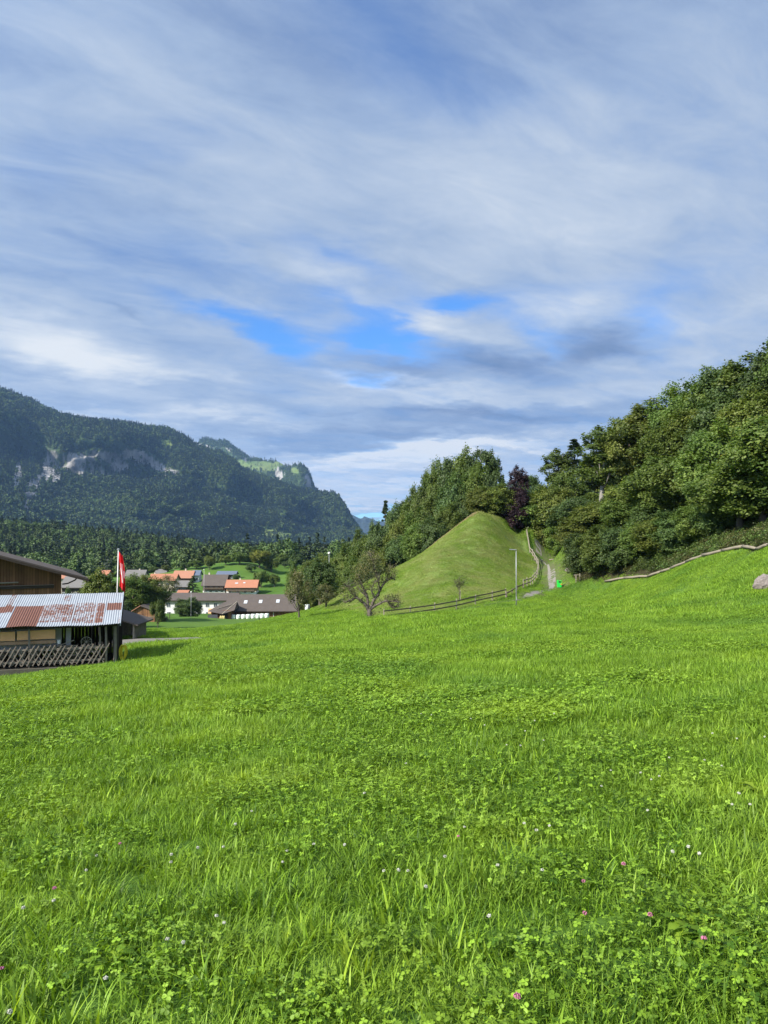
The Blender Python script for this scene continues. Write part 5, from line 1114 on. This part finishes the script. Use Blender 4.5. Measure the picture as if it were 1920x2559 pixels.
fence('wooden_fence', 'low single-rail wooden fence between the lamp post and the path bend', [(1266,87.3),(1284,90),(1306,93.5)], .62, [(.45, .12)], M_fence, M_fence, 2.2)
fence('wooden_fence', 'pale two-rail wooden fence curving up beside the gravel path', [(1308,94),(1325,97),(1340,101.5),(1346,105),(1344,107.5),(1338,109.5),(1331,112),(1323,114),(1316,115.7),(1311,117.2)], 1.05, [(.90, .13), (.45, .13)], M_fence_l, M_fence_l, 1.7)
# log edging at the foot of the wood
le = [(1512,89.2),(1560,85),(1618,80),(1650,77),(1677,74),(1715,70),(1757,66),(1805,62),(1856,58),(1890,55),(1920,52),(1960,48.5),(2010,45)]
w0 = P(1512, 1330, 89.2); eo = thing('log_edging', 'line of pale bare logs edging the meadow below the right-hand wood', 'logs', (w0.x, 89.2, gz(w0.x, 89.2))); 
for (ua, Ya), (ub, Yb) in zip(le[:-1], le[1:]):
    a_ = P(ua, 1330, Ya); b_ = P(ub, 1330, Yb); a_.z = gz(a_.x, Ya)+.20; b_.z = gz(b_.x, Yb)+.22; d_ = (b_-a_); m1 = a_.lerp(b_, .35)+Vector((0, 0, random.uniform(-.03, .05))); m2 = a_.lerp(b_, .7)+Vector((0, random.uniform(-.1, .1), random.uniform(-.04, .04)))
    o_ = eo.location; MB().tube([a_-o_, m1-o_, m2-o_, b_-o_+d_.normalized()*.2], [random.uniform(.10, .16), .13, .12, random.uniform(.07, .12)], 8).build('log', M_log, eo, True)
# dog waste bin
bx = P(1398, 1472, 95); bz_ = gz(bx.x, 95); bn_ = thing('waste_bin', 'bright green bin on a short post beside the gravel path', 'bin', (bx.x, 95, bz_))
MB().beam((0, .05, -.2), (0, .05, .5), .07).build('post', M_steel, bn_); b = MB(); b.prism([(-.22, 0, .22), (.24, 0, .22), (.27, 0, .78), (-.25, 0, .78)], (0, -.17, 0), (0, .17, 0)); b.build('container', M_green_p, bn_)
b = MB(); b.box((-.17, 0, .94), (.17, .30, .30)); b.box((.08, 0, 1.02), (.40, .30, .05), ry=-.1); b.box((.24, .0, .9), (.04, .28, .26)); b.build('hood', M_green_p, bn_); MB().box((.06, -.05, .87), (.28, .18, .14)).build('opening', M_black, bn_); MB().box((.22, -.185, .60), (.16, .02, .12)).build('sticker', M_orange, bn_)
# small rail stand and stones beside it
rs = P(1440, 1468, 93.5); rz0 = gz(rs.x, 93.5); st_ = thing('wooden_rail_stand', 'short weathered post-and-rail stand right of the green bin', 'fence', (rs.x, 93.5, rz0))
for x, y, h in ((0, 0, 1.0), (.32, -.5, 1.15), (1.2, .4, 1.05)): MB().beam((x, y, -.2), (x+.02, y, h), .09).build('post', M_fence_l, st_)
MB().beam((-.2, .05, .92), (1.3, .42, 1.0), .08, .10).build('rail', M_fence_l, st_); MB().beam((.32, -.5, .75), (1.2, .4, .95), .06, .08).build('brace', M_fence, st_)
def rock(seed, sx, sy, sz, sub=4, k=.35):
    import bmesh
    bm_ = bmesh.new(); bmesh.ops.create_icosphere(bm_, subdivisions=sub, radius=1)
    for v in bm_.verts:
        d = v.co.normalized(); n1 = vnoise(d.x*1.3+seed, d.y*1.3+d.z*1.7+seed, 4); n2 = abs(vnoise(d.x*3+seed*2, d.z*3+d.y*2, 3)-.5); r = .8+k*(n1-.2)*1.2-n2*.35; v.co = Vector((round(d.x*r*7)/7*.25+d.x*r*.75, d.y*r, d.z*r)); v.co = Vector((v.co.x*sx, v.co.y*sy, max(-.3, v.co.z)*sz))
    me = bpy.data.meshes.new('boulder'); bm_.to_mesh(me); bm_.free(); me.materials.append(M_rock); return me
bp_ = P(1914, 1470, 38); o = link('boulder', rock(3, .62, .5, .58)); o.location = (bp_.x, 38, gz(bp_.x, 38)+.15); tag(o, 'pinkish grey boulder lying in the meadow at the right edge', 'boulder')
for k, (u, Y, s, lb) in enumerate([(1422, 97.5, .42, 'pale pinkish stone left of the rail stand under the wood'), (1434, 97, .32, 'smaller pale stone beside the pinkish one under the wood')]):
    x = (u-CX)/F*Y; o = link('stone', rock(10+k, s*1.4, s, s, 3)); o.location = (x, Y, gz(x, Y)+.25); tag(o, lb, 'stone')
for u, Y, L_, a, lb in [(1388, 112, 1.9, .15, 'pale fallen log lying right of the gravel path'), (1400, 113, .9, 1.1, 'short pale broken branch beside the fallen log')]:
    x = (u-CX)/F*Y; z = gz(x, Y)+.3; b = MB(); b.tube([(-L_/2, 0, 0), (0, .05, .05), (L_/2, 0, .12)], [.09, .08, .05], 7); b.tube([(L_*.2, 0, .06), (L_*.3, -.1, .4)], [.04, .02], 6); o = b.build('fallen_log', M_log, None, True); o.location = (x, Y, z); o.rotation_euler = (0, -a*.3, a); tag(o, lb, 'log')

# ------------------------------------------------------------------ the old apple tree
M_bark_mid = mat('apple_bark', bark_fn((.05, .042, .035), (.19, .165, .14)))
def limb_tree(name, label, base, K, limbs, blobs, nleaf, leafm, lf=.14, seed=1, cat='tree', trunkm=M_bark_mid, twn=9):
    """limbs: [(points (dx, dz) in metres, y offset at tip, r0, r1)]"""
    rng = random.Random(seed); r2 = np.random.default_rng(seed); o = thing(name, label, cat, base); b = MB(); tips = []
    for pts, dy, r0, r1 in limbs:
        n = len(pts); P3 = [Vector((x, dy*(i/(n-1))**1.2, z)) for i, (x, z) in enumerate(pts)]; fine = []
        for i in range(n-1):
            for s in (0, .5): fine.append(P3[i].lerp(P3[i+1], s)+Vector((rng.uniform(-.05, .05), rng.uniform(-.06, .06), rng.uniform(-.05, .05)))*(1 if i+s > 0 else 0))
        fine.append(P3[-1]); m_ = len(fine); b.tube(fine, [r0+(r1-r0)*i/(m_-1)*1.0 for i in range(m_)], 8)
        for i in range(2, m_):
            for _ in range(twn):
                d = Vector((rng.uniform(-1, 1), rng.uniform(-1, 1), rng.uniform(-.3, 1))).normalized(); L_ = rng.uniform(.25, .95); p0 = fine[i].lerp(fine[i-1], rng.random()); p1 = p0+d*L_*.5+Vector((0, 0, .05)); p2 = p1+(d+Vector((rng.uniform(-.6, .6), rng.uniform(-.6, .6), rng.uniform(-.3, .5)))).normalized()*L_*.5
                b.tube([p0, p1, p2], [.020, .013, .005], 4, cap=False); tips += [p1, p2, p0]
    b.build('trunk', trunkm, o, True)
    c = []; 
    for (x, y, z, rx, ry, rz_, n) in blobs:
        d = unit(r2.normal(size=(n, 3)))*r2.random((n, 1))**.4; c.append(np.array([x, y, z])+d*[rx, ry, rz_])
    tp = np.array([tuple(t_) for t_ in tips]); k = r2.integers(0, len(tp), nleaf); c.append(tp[k]+r2.normal(size=(nleaf, 3))*.10)
    c = np.concatenate(c); nr = unit(r2.normal(size=c.shape)+[0, 0, .6]); L_ = lf*r2.uniform(.6, 1.4, len(c)); v, f = leaves(c, nr, L_, L_*.6, r2); sh = np.clip(.45+.5*(vnoise(c[:, 0]*2.5, c[:, 2]*2.5+c[:, 1], 3)-.5)*2+r2.normal(0, .18, len(c)), 0, 1)
    link('crown', npmesh('crown', v, f, leafm, {'shade': np.repeat(sh, 4)}), o); return o
q = P(925, 1551, 68); ap = Vector((q.x, 68, gz(q.x, 68))); s_ = .00853
def cp(*L): return [((x-1183)*s_, (722-y)*s_) for x, y in L]
limb_tree('apple_tree', 'gnarled old apple tree with bare crooked limbs at the left end of the fence', ap, 1,
 [(cp((1183,760),(1183,720),(1180,660),(1172,600)), 0, .26, .19), (cp((1172,620),(1120,530),(1050,480),(985,505),(915,520)), -.5, .15, .05), (cp((1050,480),(1000,430),(960,380),(920,360)), .3, .07, .02), (cp((1172,610),(1155,480),(1125,400),(1095,320),(1060,240)), .4, .13, .03),
  (cp((1176,610),(1230,500),(1290,400),(1350,310),(1400,280),(1447,295)), .3, .15, .04), (cp((1290,400),(1265,300),(1235,200),(1205,90),(1190,20)), -.2, .08, .02), (cp((1175,620),(1240,560),(1330,520),(1420,510),(1500,525)), -.4, .13, .035), (cp((1370,520),(1400,570),(1440,582),(1490,570)), -.2, .05, .02), (cp((1350,310),(1370,240),(1400,170)), .5, .05, .015), (cp((1235,500),(1200,400),(1230,320),(1290,250)), -.9, .07, .02), (cp((1155,480),(1090,420),(1020,330)), 1.0, .07, .02)],
 [((1180-1183)*s_, 0, (722-120)*s_, 1.1, 1.2, 1.1, 1500), ((1080-1183)*s_, .2, (722-230)*s_, .9, 1.1, .9, 650), ((1290-1183)*s_, 0, (722-240)*s_, 1.1, 1.1, .8, 260), ((950-1183)*s_, 0, (722-430)*s_, 1.0, 1.0, .65, 420), ((1400-1183)*s_, 0, (722-210)*s_, .6, .7, .5, 300), ((1420-1183)*s_, 0, (722-480)*s_, .9, .8, .4, 300), ((1110-1183)*s_, 0, (722-350)*s_, .9, 1, .7, 250)], 1800, M_leaf_apple, .125, 5)
Ys = find_Y(1148, 1502, 84, 104); q = P(1148, 1502, Ys)
sp_ = limb_tree('young_tree', 'thin young tree with a stake on the lower face of the knoll', (q.x, Ys, gz(q.x, Ys)), 1, [([(0, -.1), (0, 1.0), (.03, 1.9), (0, 2.6)], 0, .05, .015), ([(0, 1.2), (-.3, 1.8), (-.4, 2.2)], .1, .02, .008), ([(0, 1.3), (.35, 1.8), (.45, 2.2)], -.1, .02, .008)], [(0, 0, 1.9, .5, .5, .6, 260)], 500, M_leaf_apple, .10, 8, twn=3)
MB().beam((.15, 0, -.2), (.15, 0, 1.2), .06).build('stake', M_fence_l, sp_)
# long pale grass on the crest of the knoll
cr_ = [(1195,116),(1146,115),(1088,113),(1036,112),(990,112)]

# ------------------------------------------------------------------ flowers and broad leaves in the near meadow
def flower_meshes(petal, dense):
    r_ = np.random.default_rng(5 if dense else 6); n = 90; d = unit(r_.normal(size=(n, 3))); d[:, 2] = np.abs(d[:, 2])*.9-.25; d = unit(d); c = d*.009*[1, 1, .85]; v, f = leaves(c, unit(d*.4+unit(r_.normal(size=(n, 3)))), .0085, .004, r_); hd = npmesh('flower_head', v, f, petal, {'shade': np.repeat(r_.random(n), 4)})
    st = MB().tube([(0, 0, -.22), (.006, 0, -.1), (0, 0, -.004)], .0012, 5).mesh('stem', M_clover); return hd, st
M_petal_w = simple('white_petals', (.50, .50, .42), .7, .15, 200); M_petal_p = simple('pink_petals', (.42, .15, .24), .7, .3, 200); M_petal_t = simple('faded_petals', (.50, .38, .26), .8, .3, 200)
FW, FP_, FT = flower_meshes(M_petal_w, 1), flower_meshes(M_petal_p, 1), flower_meshes(M_petal_t, 0)
def flower(u, v, ms, name, label, group, s=1.0):
    hgt = .185; Y = find_Y(u, v, 1.6, 22, hgt); p = P(u, v, Y); o = thing(name, label, 'flower', p, random.uniform(0, 6), group, s*random.uniform(.9, 1.15)); o.rotation_euler = (random.uniform(-.25, .25), random.uniform(-.25, .25), random.uniform(0, 6)); link('flower_head', ms[0], o); link('stem', ms[1], o)
wl = [(790,250),(788,285),(912,218),(1030,215),(1323,233),(1447,202),(1588,205),(398,322),(248,462),(108,495),(998,533),(1033,565),(772,640),(845,655),(487,820),(45,975),(1303,285),(1160,50),(445,255),(1085,110)]
wr = [(97,368),(157,365),(195,368),(268,432),(345,310),(425,190),(668,175),(718,203),(560,345),(742,365),(525,552),(1335,270),(1272,290),(1380,298),(1513,98),(1587,98),(1540,52),(1170,122),(18,52),(770,185)]
wm = [(160,490),(205,495),(375,512),(435,540),(530,625),(590,628),(610,565),(652,520),(690,605),(735,490),(95,705),(980,735),(1110,745),(1155,775),(1190,760),(1233,680),(1385,690),(1420,575),(1525,598),(1645,590),(1460,715),(940,803),(1535,835)]
for x, y in wl: flower(x/1.844, 2000+y/1.844, FW, 'white_clover', 'white clover flower in the near meadow', 'white clover flowers in the meadow', .8)
for x, y in wr: flower(900+x/1.627, 1950+y/1.627, FW, 'white_clover', 'white clover flower in the near meadow', 'white clover flowers in the meadow', .8)
for x, y in wm: flower(960+x/1.729, 1500+y/1.729, FW, 'white_clover', 'white clover flower in the near meadow', 'white clover flowers in the meadow', .75)
PK = [(553/1.844, 2000+200/1.844, 'small pink clover flower in the left foreground, the higher of two'), (251/1.844, 2000+405/1.844, 'bright pink clover flower in the left foreground, the lower of two'), (1146, 2090, 'mauve clover flower in the middle of the foreground beside tall blades'), (1559, 2159, 'pink clover flower upper right of the foreground'), (1459, 2202, 'purple-pink clover flower right of centre below the upper right one'), (1462, 2282, 'dull reddish clover flower right of centre'), (1625, 2286, 'pink clover flower beside the pale leafy plant'), (1760, 2345, 'pale pink clover flower right below the pale leafy plant'), (1293, 2490, 'largest pink clover flower near the bottom edge'), (5, 2420, 'pinkish clover flower at the left edge near the bottom corner')]
for u, v, lb in PK: flower(u, v, FP_, 'pink_clover', lb, None, 1.25 if 'largest' in lb else .9)
for k, (u, v, nm, s, seed, lb) in enumerate([(1740, 2290, 'leafy_plant', 1.0, 301, 'pale broad-leaved plant in the right foreground'), (1790, 2330, 'leafy_plant', .9, 302, 'second broad-leaved plant just right of the pale one'), (335, 1850, 'leafy_plant', 1.0, 303, 'broad-leaved plant beside a dark hollow in the left meadow'), (515, 1905, 'leafy_plant', .9, 304, 'bright leafy plant left of centre in the meadow'), (1900, 1960, 'leafy_plant', 1.0, 305, 'dark-leaved plant at the right edge of the meadow'), (280, 2370, 'leafy_plant', .8, 306, 'light green leafy plant in the left foreground'), (1830, 2420, 'leafy_plant', .8, 307, 'long-leaved plant low in the right corner')]):
    Y = find_Y(u, v, 1.5, 22, .1); p = P(u, v, Y); o = link(nm, rosette_mesh('leafy_plant', 14, .15*s, .065*s, seed, .4, 1)); o.location = (p.x, Y, gz(p.x, Y)+.05); tag(o, lb, 'plant')

# ------------------------------------------------------------------ the air
def haze_fn(t, out):
    v = t.n('ShaderNodeVolumePrincipled'); v.inputs['Color'].default_value = (.33, .58, 1.0, 1); v.inputs['Density'].default_value = 4.2e-5; v.inputs['Anisotropy'].default_value = .2
    t.L.new(v.outputs[0], out.inputs['Volume'])
M_haze = mat('haze_air', haze_fn)
hz = MB().box((0, 600, 365), (23400, 22600, 1090)).build('haze', M_haze); tag(hz, 'thin blue haze of the valley air', 'haze', None, 'stuff')
